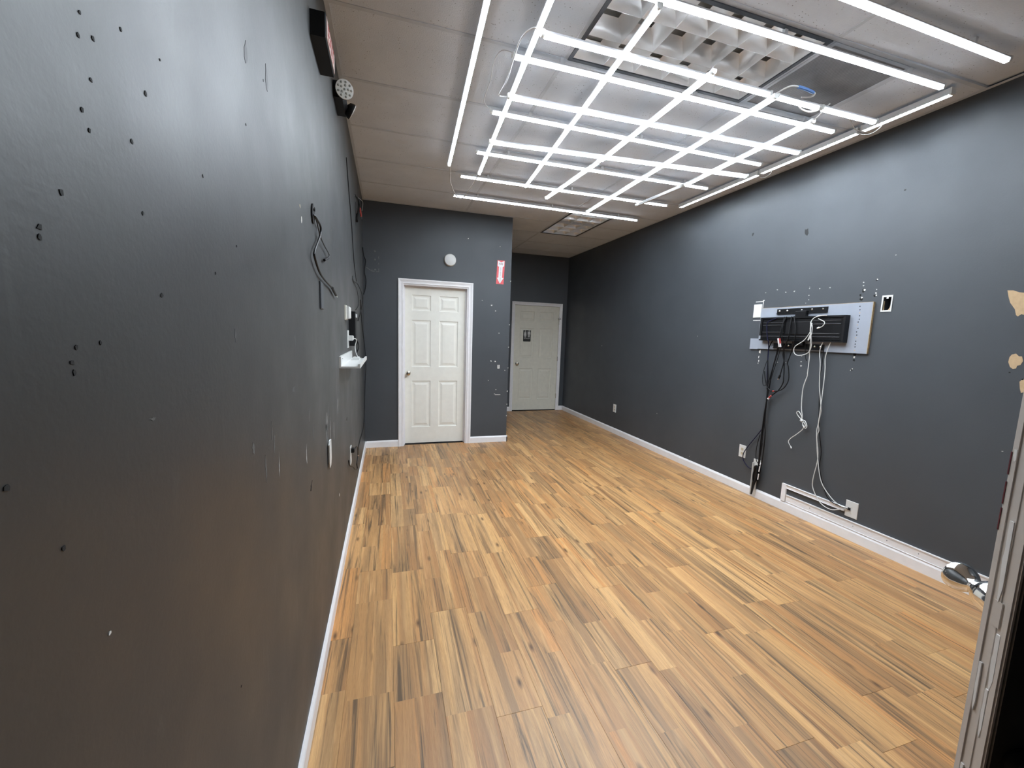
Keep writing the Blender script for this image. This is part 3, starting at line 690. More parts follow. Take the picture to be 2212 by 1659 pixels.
# thermostat, router, plate, ledge
t = thing('thermostat', 'small white thermostat above the picture ledge', 'thermostat', (XL, 3.02, 1.535))
MB().bbox(XL, lx(.012), 2.965, 3.085, 1.532, 1.630, 0, 1, .003).build('back_plate', 'offwhite', t)
MB().bbox(lx(.012), lx(.034), 2.975, 3.075, 1.540, 1.622, 0, 1, .006).build('cover', 'white', t)
t = thing('router', 'tall black box standing off the left wall above the ledge', 'router', (XL, 3.33, 1.34))
MB().bbox(XL, lx(.048), 3.265, 3.42, 1.345, 1.602, 0, 1, .005).build('case', 'blackplastic', t)
MB().box(lx(.046), lx(.0495), 3.28, 3.405, 1.56, 1.585).build('grille', 'ledbody', t)
t = thing('wall_outlet', 'white outlet plate with a plug and black cords over the ledge', 'outlet', (XL, 3.17, 1.335))
MB().bbox(XL, lx(.006), 3.128, 3.205, 1.335, 1.462, 0, 1, .002).build('plate', 'white', t)
MB().bbox(lx(.006), lx(.040), 3.145, 3.188, 1.388, 1.425, 0, 1, .005).build('plug', 'white', t)
for k, (dy, mt_, r_) in enumerate(((0, 'cableblack', .0035), (.02, 'cableblack', .003), (-.015, 'cablewhite', .003))):
    MB().tube(LP([(.036, 3.165+dy, 1.405), (.060, 3.185+dy, 1.395), (.072-.012*k, 3.20+dy, 1.345), (.058, 3.19+dy, 1.290), (.062+.006*k, 3.22+dy, 1.2535)]), r_, 6).build('cord', mt_, t, smooth=True)
t = thing('picture_ledge', 'narrow white picture ledge on the left wall', 'shelf', (XL, 3.0, 1.236))
MB().prism([(XL, 1.236), (lx(.118), 1.236), (lx(.118), 1.262), (lx(.107), 1.262), (lx(.107), 1.2465), (lx(.011), 1.2465), (lx(.011), 1.306), (XL, 1.306)], 1, 2.60, 3.40).build('ledge', 'white', t)
for yy in (2.68, 3.32): MB().lathe([(.004, 0), (.002, .002)], (lx(.011), yy, 1.29), (1, 0, 0), 8).build('screw', 'nickel', t)
t = thing('adapter', 'white wall adapter lying on the picture ledge', 'adapter', (lx(.05), 3.22, 1.2465))
MB().bbox(lx(.030), lx(.075), 3.17, 3.27, 1.2467, 1.268, 2, 1, .004).build('case', 'white', t)
MB().tube(LP([(.05, 3.27, 1.256), (.055, 3.33, 1.252), (.08, 3.36, 1.250), (.09, 3.25, 1.250)]), .0025, 6).build('cord', 'cablewhite', t, smooth=True)
t = thing('wall_plate', 'cracked white blank plate hanging loose low on the left wall', 'wall plate', (XL, 2.09, .80))
MB().prism([(2.052, .915), (2.070, .932), (2.118, .930), (2.122, .835), (2.098, .805), (2.060, .800), (2.052, .83)], 0, lx(.004), lx(.010)).build('plate', 'white', t)
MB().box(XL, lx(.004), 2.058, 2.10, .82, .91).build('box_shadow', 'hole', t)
t = thing('wall_outlet', 'white outlet plate with a looping black cord low in the corner', 'outlet', (XL, 3.24, .44))
MB().bbox(XL, lx(.006), 3.20, 3.278, .445, .582, 0, 1, .002).build('plate', 'white', t)
MB().bbox(lx(.006), lx(.030), 3.22, 3.258, .535, .565, 0, 1, .004).build('plug', 'blackplastic', t)
MB().tube(LP([(.026, 3.24, .552), (.036, 3.36, .545), (.032, 3.55, .465), (.022, 3.68, .370), (.020, 3.58, .335), (.022, 3.60, .285), (.022, 3.40, .340), (.020, 3.20, .430), (.012, 3.02, .500), (.010, 2.98, .55)]), .0042, 6).build('cord', 'cableblack', t, smooth=True)
MB().tube(LP([(.024, 3.665, .38), (.026, 3.71, .365)]), .005, 6).build('plug_tip', 'chrome', t)
# thin wires along the far end of the left wall
G_W = 'loose wires at the far end of the left wall'
cord('wall_wire', 'thin dark wire running down the left wall from the ceiling', LP([(.003, 3.257, 2.673), (.003, 3.392, 2.531), (.003, 3.513, 2.416), (.003, 3.644, 2.291), (.003, 3.814, 2.055), (.003, 4.079, 1.91)]), .0028, 'cableblack', 'wire', G_W)
cord('wall_wire', 'long dark wire looping from a hole above the thermostat', LP([(.004, 3.654, 1.905), (.006, 3.69, 1.87), (.014, 4.10, 1.885), (.020, 4.70, 1.82), (.012, 4.55, 1.668), (.008, 4.145, 1.552)]), .0034, 'cableblack', 'wire', G_W)
cord('wall_wire', 'shorter dark wire below the same hole above the thermostat', LP([(.004, 3.665, 1.870), (.010, 4.02, 1.83), (.010, 4.20, 1.75), (.008, 4.17, 1.687), (.006, 3.918, 1.643)]), .0026, 'cableblack', 'wire', G_W)
cord('wall_wire', 'black cord dangling in the corner beside the partition wall', [(XL+.010, 5.00, 2.39), (XL+.012, 5.20, 2.33), (XL+.030, 5.245, 2.28), (XL+.016, 5.245, 2.16), (XL+.032, 5.245, 2.07), (XL+.026, 5.245, 1.97), (XL+.008, 5.15, 1.885)], .0058, 'cableblack', 'wire', G_W)
cord('wall_wire', 'long dark cord running down the corner to the low outlet', LP([(.006, 4.533, 1.776), (.006, 4.784, 1.54), (.008, 5.18, 1.307), (.020, 5.235, 1.06), (.010, 5.20, .80), (.006, 5.131, .608), (.006, 4.883, .375), (.006, 4.15, .365), (.006, 3.913, .327)]), .0036, 'cableblack', 'wire', G_W)
t = thing('speaker_lead', 'black lead with a red plug hanging from a hole by the ceiling', 'cable', (XL, 4.4, 2.4))
MB().prism([(4.10, 2.62), (4.18, 2.64), (4.20, 2.50), (4.16, 2.42), (4.10, 2.46)], 0, XL, lx(.001)).build('torn_hole', 'hole', t)
MB().tube(LP([(.002, 4.06, 2.660), (.012, 4.33, 2.705), (.014, 4.41, 2.66), (.012, 4.24, 2.55)]), .008, 6).build('cord', 'cableblack', t, smooth=True)
MB().tube(LP([(.002, 4.05, 2.655), (.014, 4.55, 2.775), (.026, 4.85, 2.83), (.022, 4.75, 2.72)]), .003, 6).build('cord', 'ledbody', t, smooth=True)
MB().tube(LP([(.012, 4.20, 2.535), (.012, 4.10, 2.45)]), .012, 8).build('plug', 'blackplastic', t, smooth=True)
MB().tube(LP([(.020, 4.43, 2.655), (.024, 4.56, 2.615)]), .009, 8).build('red_plug', 'red', t, smooth=True)
MB().tube(LP([(.024, 4.56, 2.615), (.026, 4.61, 2.600)]), .006, 8).build('plug_tip', 'chrome', t, smooth=True)

# ================================================================== PARTITION WALL THINGS
t = thing('smoke_detector', 'round white smoke detector above the white door', 'smoke detector', (.751, Y1, 2.30))
SDC = (.751, Y1, 2.374)
MB().lathe([(.070, 0), (.076, .004), (.076, .012), (.074, .014)], SDC, (0, -1, 0), 36).build('base', 'offwhite', t, smooth=True)
MB().lathe([(.072, .014), (.073, .030), (.070, .038), (.062, .041), (.01, .0425)], SDC, (0, -1, 0), 36).build('cover', 'white', t, smooth=True)
for cx_, cz_ in ((-.028, .018), (.014, .012)):
    MB().tube([(SDC[0]+cx_+.010*math.cos(a), Y1-.0415, SDC[2]+cz_+.010*math.sin(a)) for a in [2*math.pi*k/10 for k in range(11)]], .0015, 5, 2).build('vent_ring', 'ledbody', t)
t = thing('fire_extinguisher_sign', 'red and white FIRE EXTINGUISHER arrow sign on the partition edge', 'sign', (1.414, Y1, 2.123))
def FP(u, v, d): return (1.414+u+.0055*(v/.15), Y1-.0015-d, 2.2755+v)
def fpoly(name, pts, mat, d0, d1_):
    mb = MB(); n = len(pts); mb.v = [FP(u, v, d0) for u, v in pts]+[FP(u, v, d1_) for u, v in pts]
    mb.f = [tuple(range(n)), tuple(range(2*n-1, n-1, -1))]+[(k, (k+1) % n, n+(k+1) % n, n+k) for k in range(n)]
    return mb.build(name, mat, t)
fpoly('plate', [(-.051, -.152), (.051, -.152), (.051, .152), (-.051, .152)], 'signred', -.0013, .0008)
fpoly('arrow', [(-.044, .146), (0, .128), (.044, .146), (.044, .082), (.025, .066), (.025, -.070), (.044, -.074), (0, -.145), (-.044, -.074), (-.025, -.070), (-.025, .066), (-.044, .082)], 'signwhite', .0008, .0011)
text_mesh('FIRE', .038, 'lettering', 'ink', t, lambda u, v, d: FP(u, .104+v, .0011+d), sx=.86, depth=.0002)
text_mesh('\n'.join('EXTINGUISHER'), .0165, 'lettering', 'ink', t, lambda u, v, d: FP(u, -.030+v, .0011+d), depth=.0002, line=.93)

# restroom sign on the far door
t = thing('restroom_sign', 'small black restroom sign with white man and woman figures', 'sign', (2.553, YL2, 1.352))
def RP(u, v, d): return (2.553+u, YL2-.0005-d, 1.458+v)
def rpoly(name, pts, mat, d0, d1_):
    mb = MB(); n = len(pts); mb.v = [RP(u, v, d0) for u, v in pts]+[RP(u, v, d1_) for u, v in pts]
    mb.f = [tuple(range(n)), tuple(range(2*n-1, n-1, -1))]+[(k, (k+1) % n, n+(k+1) % n, n+k) for k in range(n)]
    return mb.build(name, mat, t)
rr = []
for (cx_, cy_, a0) in ((.063, .096, 0), (-.063, .096, 90), (-.063, -.096, 180), (.063, -.096, 270)):
    for k in range(5): a = math.radians(a0+k*22.5); rr.append((cx_+.012*math.cos(a), cy_+.012*math.sin(a)))
rpoly('plate', rr, 'signblack', 0, .004)
def fig(cx_, woman):
    pts = [(-.013, -.055), (-.002, -.055), (0, -.02), (.002, -.055), (.013, -.055), (.013, -.012)]
    pts += ([(.026, -.012), (.016, .038), (.026, .010)] if woman else [(.014, .02), (.022, -.005), (.026, .0), (.022, .042)])
    pts += [(.014, .052), (-.014, .052)]
    pts += ([(-.026, .010), (-.016, .038), (-.026, -.012)] if woman else [(-.022, .042), (-.026, .0), (-.022, -.005), (-.014, .02)])
    pts += [(-.013, -.012)]
    if woman: pts = [(-.010, -.055), (.010, -.055), (.012, -.018), (.024, -.018), (.018, .04), (.012, .050), (-.012, .050), (-.018, .04), (-.024, -.018), (-.012, -.018)]
    dz = .028 if not woman else .022
    rpoly('figure', [(cx_+u, v+dz) for u, v in pts], 'signgrey', .004, .0048)
    rpoly('figure_head', [(cx_+.011*math.cos(a), dz+.066+.011*math.sin(a)) for a in [2*math.pi*k/12 for k in range(12)]], 'signgrey', .004, .0048)
fig(-.038, True); fig(.040, False)
rpoly('divider', [(-.002, -.025), (.002, -.025), (.002, .092), (-.002, .092)], 'signgrey', .004, .0046)
text_mesh('RESTROOM', .026, 'lettering', 'signgrey', t, lambda u, v, d: RP(u, -.052+v, .004+d), sx=.88, depth=.0003)

# ================================================================== RIGHT WALL THINGS
def RP3(d, y, z): return (XR-d, y, z)
def rbox(mb, y0, y1, z0, z1, d0, d1_): return mb.box(XR-d1_, XR-d0, y0, y1, z0, z1)
def rbb(y0, y1, z0, z1, d0, d1_, c): return MB().bbox(XR-d1_, XR-d0, y0, y1, z0, z1, 0, -1, c)
def RL(l): return [(XR-d, y, z) for d, y, z in l]
t = thing('mounting_board', 'grey-blue painted mounting board behind the television bracket', 'board', (XR, 2.54, 1.41))
rbox(MB(), 2.082, 3.000, 1.413, 1.786, 0, .018).build('panel', 'board', t)
rbox(MB(), 2.0785, 2.082, 1.413, 1.786, .0005, .0175).build('raw_edge', 'rawwood', t)
rbox(MB(), 2.082, 3.000, 1.786, 1.7885, .0005, .0175).build('raw_edge', 'rawwood', t)
rs = random.Random(11)
for k in range(15):
    zz = 1.435+k*.0232+rs.uniform(-.003, .003); yy = 2.163+rs.uniform(-.004, .004)
    MB().lathe([(.0042, 0), (.003, .0006)], RP3(.018, yy, zz), (-1, 0, 0), 8).build('screw_hole', 'hole' if k % 4 else 'tan', t)
tag(rbb(3.000, 3.090, 1.407, 1.507, 0, .016, .001).build('board_offcut', 'board'), 'small grey-blue board offcut left of the bracket', 'board')
# bracket
t = thing('television_bracket', 'black television wall bracket screwed to the grey-blue board', 'tv mount', (XR, 2.6, 1.42))
pl_ = rbb(2.225, 2.950, 1.502, 1.684, .018, .056, .004).build('main_plate', 'black', t)
rbox(rbox(MB(), 2.222, 2.955, 1.684, 1.698, .018, .064), 2.222, 2.955, 1.490, 1.502, .018, .064).build('plate_flange', 'black', pl_)
rbox(MB(), 2.222, 2.236, 1.502, 1.684, .018, .066).build('end_cap', 'blackplastic', pl_)
rbox(MB(), 2.935, 2.955, 1.535, 1.684, .018, .066).build('end_cap', 'blackplastic', pl_)
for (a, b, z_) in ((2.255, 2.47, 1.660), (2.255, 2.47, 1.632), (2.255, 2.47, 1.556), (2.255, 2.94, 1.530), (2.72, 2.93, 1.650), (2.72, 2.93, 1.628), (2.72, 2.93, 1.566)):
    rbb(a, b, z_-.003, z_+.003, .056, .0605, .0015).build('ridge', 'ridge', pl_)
rbb(2.49, 2.70, 1.548, 1.655, .056, .062, .003).build('centre_cover', 'blackplastic', pl_)
for (z0, z1, nm) in ((1.728, 1.771, 0), (1.424, 1.469, 1)):
    ra = rbox(rbox(MB(), 2.392, 2.834, z0, z1, .018, .022), 2.392, 2.834, z0, z0+.004, .022, .034).build('rail', 'black', t)
    for yy in ((2.808, 2.736, 2.606, 2.519, 2.429) if nm == 0 else (2.78, 2.69, 2.46, 2.415)):
        MB().lathe([(.0085, 0), (.0085, .0015), (.006, .0015), (.006, .006), (.003, .007)], RP3(.022, yy, z1-.017), (-1, 0, 0), 10).build('bolt', 'chrome', ra)
rbb(2.545, 2.640, 1.680, 1.745, .022, .050, .004).build('neck', 'black', t)
rbb(2.545, 2.640, 1.455, 1.510, .022, .050, .004).build('neck', 'black', t)
# wall plates and outlets
t = thing('wall_plate', 'white blank plate at the left end of the mounting board', 'wall plate', (XR, 3.055, 1.70))
rbb(3.013, 3.098, 1.704, 1.828, 0, .006, .002).build('plate', 'white', t)
for z_ in (1.72, 1.766, 1.812): MB().lathe([(.003, 0), (.002, .001)], RP3(.006, 3.055, z_), (-1, 0, 0), 8).build('screw', 'offwhite', t)
t = thing('outlet_box', 'open outlet box ring with a dark torn hole beside the board', 'outlet', (XR, 2.006, 1.713))
y0, y1, z0, z1 = HOLE
mb = MB(); rbox(mb, 1.974, y0, 1.714, 1.828, -.001, .004); rbox(mb, y1, 2.039, 1.714, 1.828, -.001, .004); rbox(mb, y0, y1, 1.714, z0, -.001, .004); rbox(mb, y0, y1, z1, 1.828, -.001, .004)
rbox(mb, 2.000, 2.012, z1-.012, z1, -.001, .004)
mb.build('ring', 'white', t)
MB().box(XR+.07, XR+.09, y0-.03, y1+.03, z0-.03, z1+.03).build('cavity', 'hole', t)
MB().prism([(1.983, 1.725), (2.000, 1.725), (1.990, 1.742), (1.983, 1.778)], 0, XR+.004, XR+.010).build('torn_board', 'tan', t)
MB().prism([(2.0255, 1.725), (2.029, 1.725), (2.029, 1.790), (2.0275, 1.786)], 0, XR+.004, XR+.012).build('stud', 'rawwood', t)
def duplex(label, yc, zc, w_=.078, h_=.122, n=1):
    t = thing('wall_outlet', label, 'outlet', (XR, yc, zc-h_/2))
    rbb(yc-w_/2, yc+w_/2, zc-h_/2, zc+h_/2, 0, .006, .002).build('plate', 'white', t)
    for dz in (-.021, .021):
        o = MB().prism([(yc+.016*max(-.8, min(.8, math.cos(a)))*1.1, zc+dz+.0145*max(-.85, min(.85, math.sin(a)))*1.1) for a in [2*math.pi*k/20 for k in range(20)]], 0, XR-.008, XR-.005).build('receptacle', 'ivory', t)
        for dy in (-.006, .006): rbox(MB(), yc+dy-.001, yc+dy+.001, zc+dz-.003, zc+dz+.006, .008, .0085).build('slot', 'hole', o)
    return t
duplex('white duplex outlet left of the hanging black cables', 3.062, .398)
duplex('small white outlet low on the right wall near the alcove', 5.447, .390)
t = thing('wall_plate', 'white jack plate behind the black cable bundle', 'wall plate', (XR, 2.885, .255))
rbb(2.848, 2.924, .252, .366, 0, .006, .002).build('plate', 'white', t)
MB().lathe([(.003, 0), (.002, .001)], RP3(.006, 2.886, .35), (-1, 0, 0), 8).build('screw', 'offwhite', t)
t = thing('cable_raceway', 'vertical white cable raceway behind the black cable bundle', 'raceway', (XR, 2.885, .085))
mb = MB(); rbox(mb, 2.858, 2.908, .020, .250, .0135, .017); rbox(mb, 2.903, 2.908, .020, .335, .0135, .034); rbox(mb, 2.858, 2.862, .085, .250, .0135, .026); mb.build('channel', 'white', t)
t = thing('wall_plate', 'wide white plate where the white cables plug in above the baseboard', 'wall plate', (XR, 2.046, .172))
rbb(2.003, 2.089, .174, .299, 0, .006, .002).build('plate', 'white', t)
for dz in (.018, -.030): rbox(MB(), 2.040, 2.052, .236+dz-.004, .236+dz+.004, .006, .0068).build('jack', 'offwhite', t)
rbb(2.052, 2.068, .228, .246, .006, .016, .002).build('plug', 'blackplastic', t)
# raceway frame over the baseboard
t = struct(thing('trim_1', '', 'trim', (XR, 2.09, .085)), 'white cable raceway channel running above the right baseboard', 'raceway')
mb = MB(); rbox(mb, YF, 2.563, .0852, .150, 0, .007); rbox(mb, YF, 2.563, .143, .1505, .007, .013); rbox(mb, YF, 2.563, .0852, .0885, .007, .011); mb.build('channel', 'trim', t)
for yy in (1.05, 1.30, 1.62, 1.80, 2.02, 2.35): MB().lathe([(.0032, 0), (.002, .0008)], RP3(.007, yy, .117), (-1, 0, 0), 8).build('screw_hole', 'hole', t)
t = thing('raceway_frame', 'white mitred raceway frame ending at the wide white plate', 'raceway', (XR, 2.35, .085))
mb = MB(); rbox(mb, 2.566, 2.606, .0865, .2405, 0, .016); mb.build('upright', 'trim', t)
mb = MB(); rbox(mb, 2.090, 2.566, .205, .2405, 0, .010); rbox(mb, 2.090, 2.566, .236, .2405, .010, .017); rbox(mb, 2.090, 2.566, .205, .208, .010, .014); mb.build('rail', 'trim', t)

# ---- cables hanging from the bracket
G_B = 'black cables hanging from the television bracket'
CB = {
 'navy cable looping to the low jack plate from the bracket': ('cableblue', .0042, [(.064, 2.793, 1.690), (.072, 2.87, 1.656), (.072, 2.875, 1.596), (.074, 2.856, 1.506), (.072, 2.845, 1.480), (.034, 2.867, 1.400), (.03, 2.867, 1.309), (.03, 2.862, 1.233), (.024, 2.862, 1.166), (.022, 2.837, 1.002), (.022, 2.844, .841), (.022, 2.843, .708), (.022, 2.873, .644), (.022, 2.995, .455), (.022, 3.032, .373), (.022, 3.02, .316), (.022, 2.961, .269), (.022, 2.905, .262)]),
 'black cable leaving the lower left of the bracket into the bundle': ('cableblack', .0048, [(.050, 2.817, 1.500), (.034, 2.861, 1.439), (.03, 2.871, 1.347), (.03, 2.843, 1.122), (.034, 2.834, .918), (.034, 2.834, .749), (.034, 2.832, .558), (.036, 2.836, .413), (.036, 2.829, .269), (.036, 2.845, .176)]),
 'thick black cable draped over the left of the bracket': ('cableblack', .0060, [(.064, 2.702, 1.700), (.074, 2.729, 1.61), (.074, 2.735, 1.516), (.034, 2.779, 1.42), (.03, 2.791, 1.344), (.03, 2.815, 1.199), (.036, 2.815, 1.107), (.042, 2.828, .90), (.042, 2.836, .728), (.042, 2.839, .527), (.042, 2.836, .383), (.042, 2.833, .209)]),
 'black cable over the bracket centre swinging into the bundle': ('cableblack', .0050, [(.064, 2.656, 1.700), (.074, 2.651, 1.609), (.074, 2.658, 1.51), (.036, 2.72, 1.393), (.03, 2.704, 1.298), (.03, 2.693, 1.174), (.03, 2.694, 1.122), (.03, 2.729, 1.054), (.036, 2.782, 1.001), (.040, 2.822, .948), (.036, 2.822, .732), (.036, 2.808, .641), (.036, 2.805, .47), (.036, 2.81, .334), (.036, 2.822, .213)]),
 'black cable over the bracket making a wide loop below it': ('cableblack', .0045, [(.064, 2.634, 1.702), (.074, 2.602, 1.609), (.074, 2.597, 1.504), (.040, 2.642, 1.397), (.036, 2.669, 1.301), (.036, 2.656, 1.267), (.036, 2.641, 1.163), (.04, 2.667, 1.09), (.046, 2.724, 1.046), (.05, 2.804, 1.048), (.05, 2.849, 1.121), (.045, 2.875, 1.211)]),
 'thin black wire in a small loop left of the bundle': ('cableblack', .0026, [(.034, 2.871, 1.309), (.034, 2.894, 1.214), (.034, 2.898, 1.143), (.034, 2.883, 1.08), (.034, 2.854, 1.088), (.036, 2.848, 1.14)]),
 'thin black wire hanging between the white cables': ('cableblack', .0032, [(.03, 2.381, 1.470), (.03, 2.378, 1.296), (.016, 2.392, 1.216), (.016, 2.373, .997), (.016, 2.347, .787), (.016, 2.31, .613), (.016, 2.306, .481), (.018, 2.256, .339), (.022, 2.207, .258), (.024, 2.137, .238), (.016, 2.066, .236)]),
 'slack black wire drooping beside the bundle above the jack plate': ('cableblack', .0034, [(.040, 2.855, .62), (.044, 2.872, .50), (.046, 2.868, .40), (.046, 2.842, .35), (.050, 2.820, .42), (.046, 2.815, .55)]),
}
for lb, (mt_, r_, pts) in CB.items(): cord('hanging_cable', lb, RL(pts), r_, mt_, 'cable', G_B)
t = thing('hanging_cable', 'short black cable ending in a dark plug below the bracket', 'cable', (XR-.04, 2.71, 1.16), G_B)
MB().tube(RL([(.064, 2.722, 1.700), (.076, 2.719, 1.595), (.074, 2.712, 1.510), (.042, 2.709, 1.408), (.04, 2.700, 1.321), (.04, 2.715, 1.223), (.04, 2.725, 1.178)]), .0045, 6).build('cord', 'cableblack', t, smooth=True)
MB().tube(RL([(.04, 2.721, 1.190), (.04, 2.732, 1.160)]), .009, 8).build('plug', 'blackplastic', t, smooth=True)
MB().tube(RL([(.04, 2.732, 1.160), (.04, 2.736, 1.148)]), .005, 8).build('plug_tip', 'chrome', t, smooth=True)
t = thing('audio_lead', 'audio lead with a red and a white plug under the bracket', 'cable', (XR-.06, 2.73, 1.38), G_B)
for (a, b, m1) in ((2.747, 2.735, 'signwhite'), (2.732, 2.720, 'red')):
    MB().tube(RL([(.078, a, 1.512), (.074, b+.004, 1.468)]), .0070, 8).build('plug', m1, t, smooth=True)
    MB().tube(RL([(.074, b+.004, 1.468), (.070, b, 1.438)]), .0052, 8).build('plug_collar', 'signwhite', t, smooth=True)
    MB().tube(RL([(.070, b, 1.438), (.05, b+.03, 1.36), (.045, b+.07, 1.20), (.044, b+.10, 1.05)]), .0032, 6).build('cord', 'cableblack', t, smooth=True)
cord('hanging_cable', 'short dark wire with a pale end right of the bundle', RL([(.034, 2.534, 1.479), (.036, 2.517, 1.368), (.034, 2.503, 1.330)]), .003, 'cableblack', 'cable', G_B)
t = thing('connector_bundle', 'red and white connector tied into the black cable bundle', 'cable', (XR-.05, 2.80, .97))
MB().tube(RL([(.052, 2.776, .998), (.052, 2.795, .975)]), .007, 8).build('red_connector', 'red', t, smooth=True)
MB().tube(RL([(.052, 2.797, .972), (.052, 2.803, .963)]), .0085, 8).build('white_connector', 'signwhite', t, smooth=True)
MB().tube(RL([(.054, 2.752, 1.045), (.054, 2.764, 1.040)]), .006, 8).build('red_connector', 'red', t, smooth=True)
for k, (yy, zz, ln) in enumerate(((2.807, .352, .02), (2.812, .30, .05), (2.815, .225, .055))):
    MB().tube(RL([(.052, yy, zz+ln/2), (.052, yy+.003, zz-ln/2)]), .005, 6).build('white_connector', 'signwhite', t, smooth=True)
t = thing('tied_cable_end', 'flat black coiled cable end hanging to the baseboard', 'cable', (XR-.05, 2.86, .02))
MB().prism([(2.852, .325), (2.834, .312), (2.832, .20), (2.852, .15), (2.874, .030), (2.880, .030), (2.872, .18), (2.874, .295), (2.866, .318)], 0, XR-.052, XR-.038).build('coil', 'cableblack', t)
MB().tube(RL([(.054, 2.85, .315), (.056, 2.832, .28), (.056, 2.838, .19), (.056, 2.862, .16), (.056, 2.868, .24), (.054, 2.85, .315)]), .005, 6).build('loop', 'cableblack', t, smooth=True)
G_C = 'white cables hanging from the television bracket'
t = thing('tied_white_cable', 'white cable tied in loops over the bracket with a knotted tail', 'cable', (XR-.08, 2.45, .58), G_C)
for pts, r_ in (([(.092, 2.407, 1.673), (.092, 2.355, 1.645), (.092, 2.367, 1.613), (.09, 2.395, 1.602)], .0031),
                ([(.070, 2.358, 1.699), (.085, 2.419, 1.693), (.095, 2.458, 1.654), (.095, 2.454, 1.567), (.092, 2.458, 1.54), (.09, 2.471, 1.506), (.09, 2.464, 1.506), (.092, 2.446, 1.554), (.095, 2.447, 1.62), (.095, 2.463, 1.641), (.09, 2.438, 1.683), (.072, 2.387, 1.700)], .0033),
                ([(.095, 2.450, 1.640), (.099, 2.455, 1.60), (.098, 2.452, 1.56)], .0042),
                ([(.088, 2.462, 1.567), (.084, 2.509, 1.499), (.075, 2.585, 1.448), (.066, 2.597, 1.398), (.062, 2.559, 1.373), (.062, 2.483, 1.397), (.075, 2.448, 1.453), (.088, 2.452, 1.541)], .0031),
                ([(.092, 2.454, 1.56), (.088, 2.448, 1.487), (.050, 2.476, 1.405), (.042, 2.478, 1.364), (.04, 2.479, 1.232), (.034, 2.483, 1.207), (.03, 2.509, 1.102), (.03, 2.504, .949), (.03, 2.488, .875), (.03, 2.486, .841)], .0034),
                ([(.03, 2.486, .841), (.032, 2.509, .853), (.034, 2.536, .887), (.034, 2.52, .903), (.034, 2.492, .87), (.03, 2.486, .841), (.034, 2.454, .831), (.036, 2.434, .792), (.036, 2.447, .772), (.034, 2.467, .794), (.032, 2.48, .825)], .0034),
                ([(.038, 2.466, .826), (.040, 2.444, .799), (.040, 2.452, .780), (.038, 2.472, .80)], .0034),
                ([(.03, 2.463, .795), (.03, 2.472, .758), (.03, 2.518, .704), (.03, 2.566, .656), (.03, 2.581, .621), (.03, 2.553, .584)], .0031)):
    MB().tube(RL(pts), r_, 6).build('cord', 'cablewhite', t, smooth=True)
MB().tube(RL([(.034, 2.494, .836), (.034, 2.478, .826)]), .010, 8).build('tie', 'ledbody', t, smooth=True)
MB().tube(RL([(.090, 2.393, 1.604), (.090, 2.407, 1.597)]), .0065, 8).build('plug', 'cablewhite', t, smooth=True)
MB().tube(RL([(.03, 2.556, .588), (.03, 2.548, .574)]), .0055, 8).build('plug', 'cablewhite', t, smooth=True)
cord('hanging_cable', 'left of the two long white cables, bowing low over the raceway', RL([(.050, 2.375, 1.505), (.034, 2.406, 1.415), (.03, 2.392, 1.309), (.024, 2.382, 1.136), (.024, 2.351, .985), (.024, 2.344, .928), (.024, 2.353, .836), (.024, 2.342, .78), (.024, 2.351, .72), (.024, 2.323, .56), (.024, 2.341, .367), (.024, 2.327, .287), (.026, 2.259, .203), (.026, 2.179, .183), (.024, 2.108, .214), (.014, 2.066, .238)]), .0034, 'cablewhite', 'cable', G_C)
cord('hanging_cable', 'right of the two long white cables, plugged straight into the plate', RL([(.050, 2.317, 1.505), (.034, 2.356, 1.378), (.03, 2.35, 1.278), (.03, 2.347, 1.165), (.034, 2.344, .986), (.034, 2.346, .838), (.034, 2.352, .778), (.034, 2.340, .689), (.032, 2.313, .53), (.030, 2.27, .376), (.030, 2.188, .283), (.028, 2.116, .243), (.014, 2.066, .241)]), .0034, 'cablewhite', 'cable', G_C)

# ================================================================== WEAR ON THE WALLS
rs = random.Random(5)
def patch(parent, axis, plane, sgn, u, v, su, sv, mat, name='chip_or_streak', n=9, h=.0007, jag=.35):
    """irregular flake on a wall: axis 0 -> (y,z), axis 1 -> (x,z)"""
    pts = []
    for k in range(n):
        a = 2*math.pi*k/n; rr_ = 1+rs.uniform(-jag, jag)
        pts.append((u+su/2*math.cos(a)*rr_, v+sv/2*math.sin(a)*rr_))
    a0, a1 = sorted((plane-sgn*.0002, plane+sgn*h))
    return MB().prism(pts, axis, a0, a1).build(name, mat, parent)
def pr(y, z, sy, sz, m='plaster', **k): patch(wall_right, 0, XR, -1, y, z, sy*.8, sz*.8, m, **k)
def pL(y, z, sy, sz, m='dent', **k): patch(wall_left, 0, XL, 1, y, z, sy, sz, m, **k)
def pb(x, z, sx, sz, m='plaster', **k): patch(wall_back, 1, Y1, -1, x, z, sx, sz, m, **k)
for y, z, s_ in ((2.99, 1.931, .012), (2.873, 1.947, .016), (2.788, 1.917, .016), (2.709, 1.919, .016), (2.578, 1.929, .011), (2.577, 1.941, .009), (2.493, 1.921, .015), (2.411, 1.921, .015), (2.575, 1.874, .012), (2.573, 1.838, .012), (2.595, 1.812, .009), (2.174, 1.935, .013), (2.172, 1.912, .014), (2.577, 1.369, .012), (2.575, 1.32, .016), (2.57, 1.285, .020), (2.713, 1.302, .010), (2.794, 1.299, .014)): pr(y, z, s_, s_*.8, 'chip')
for y, z, s_ in ((2.166, 1.875, .034), (2.176, 1.815, .030), (2.17, 1.405, .032), (2.17, 1.36, .022), (2.09, 1.83, .026), (2.09, 1.945, .022), (2.174, 1.288, .02), (2.185, 1.845, .022)): pr(y, z, s_*.8, s_, 'hole', h=.0006)
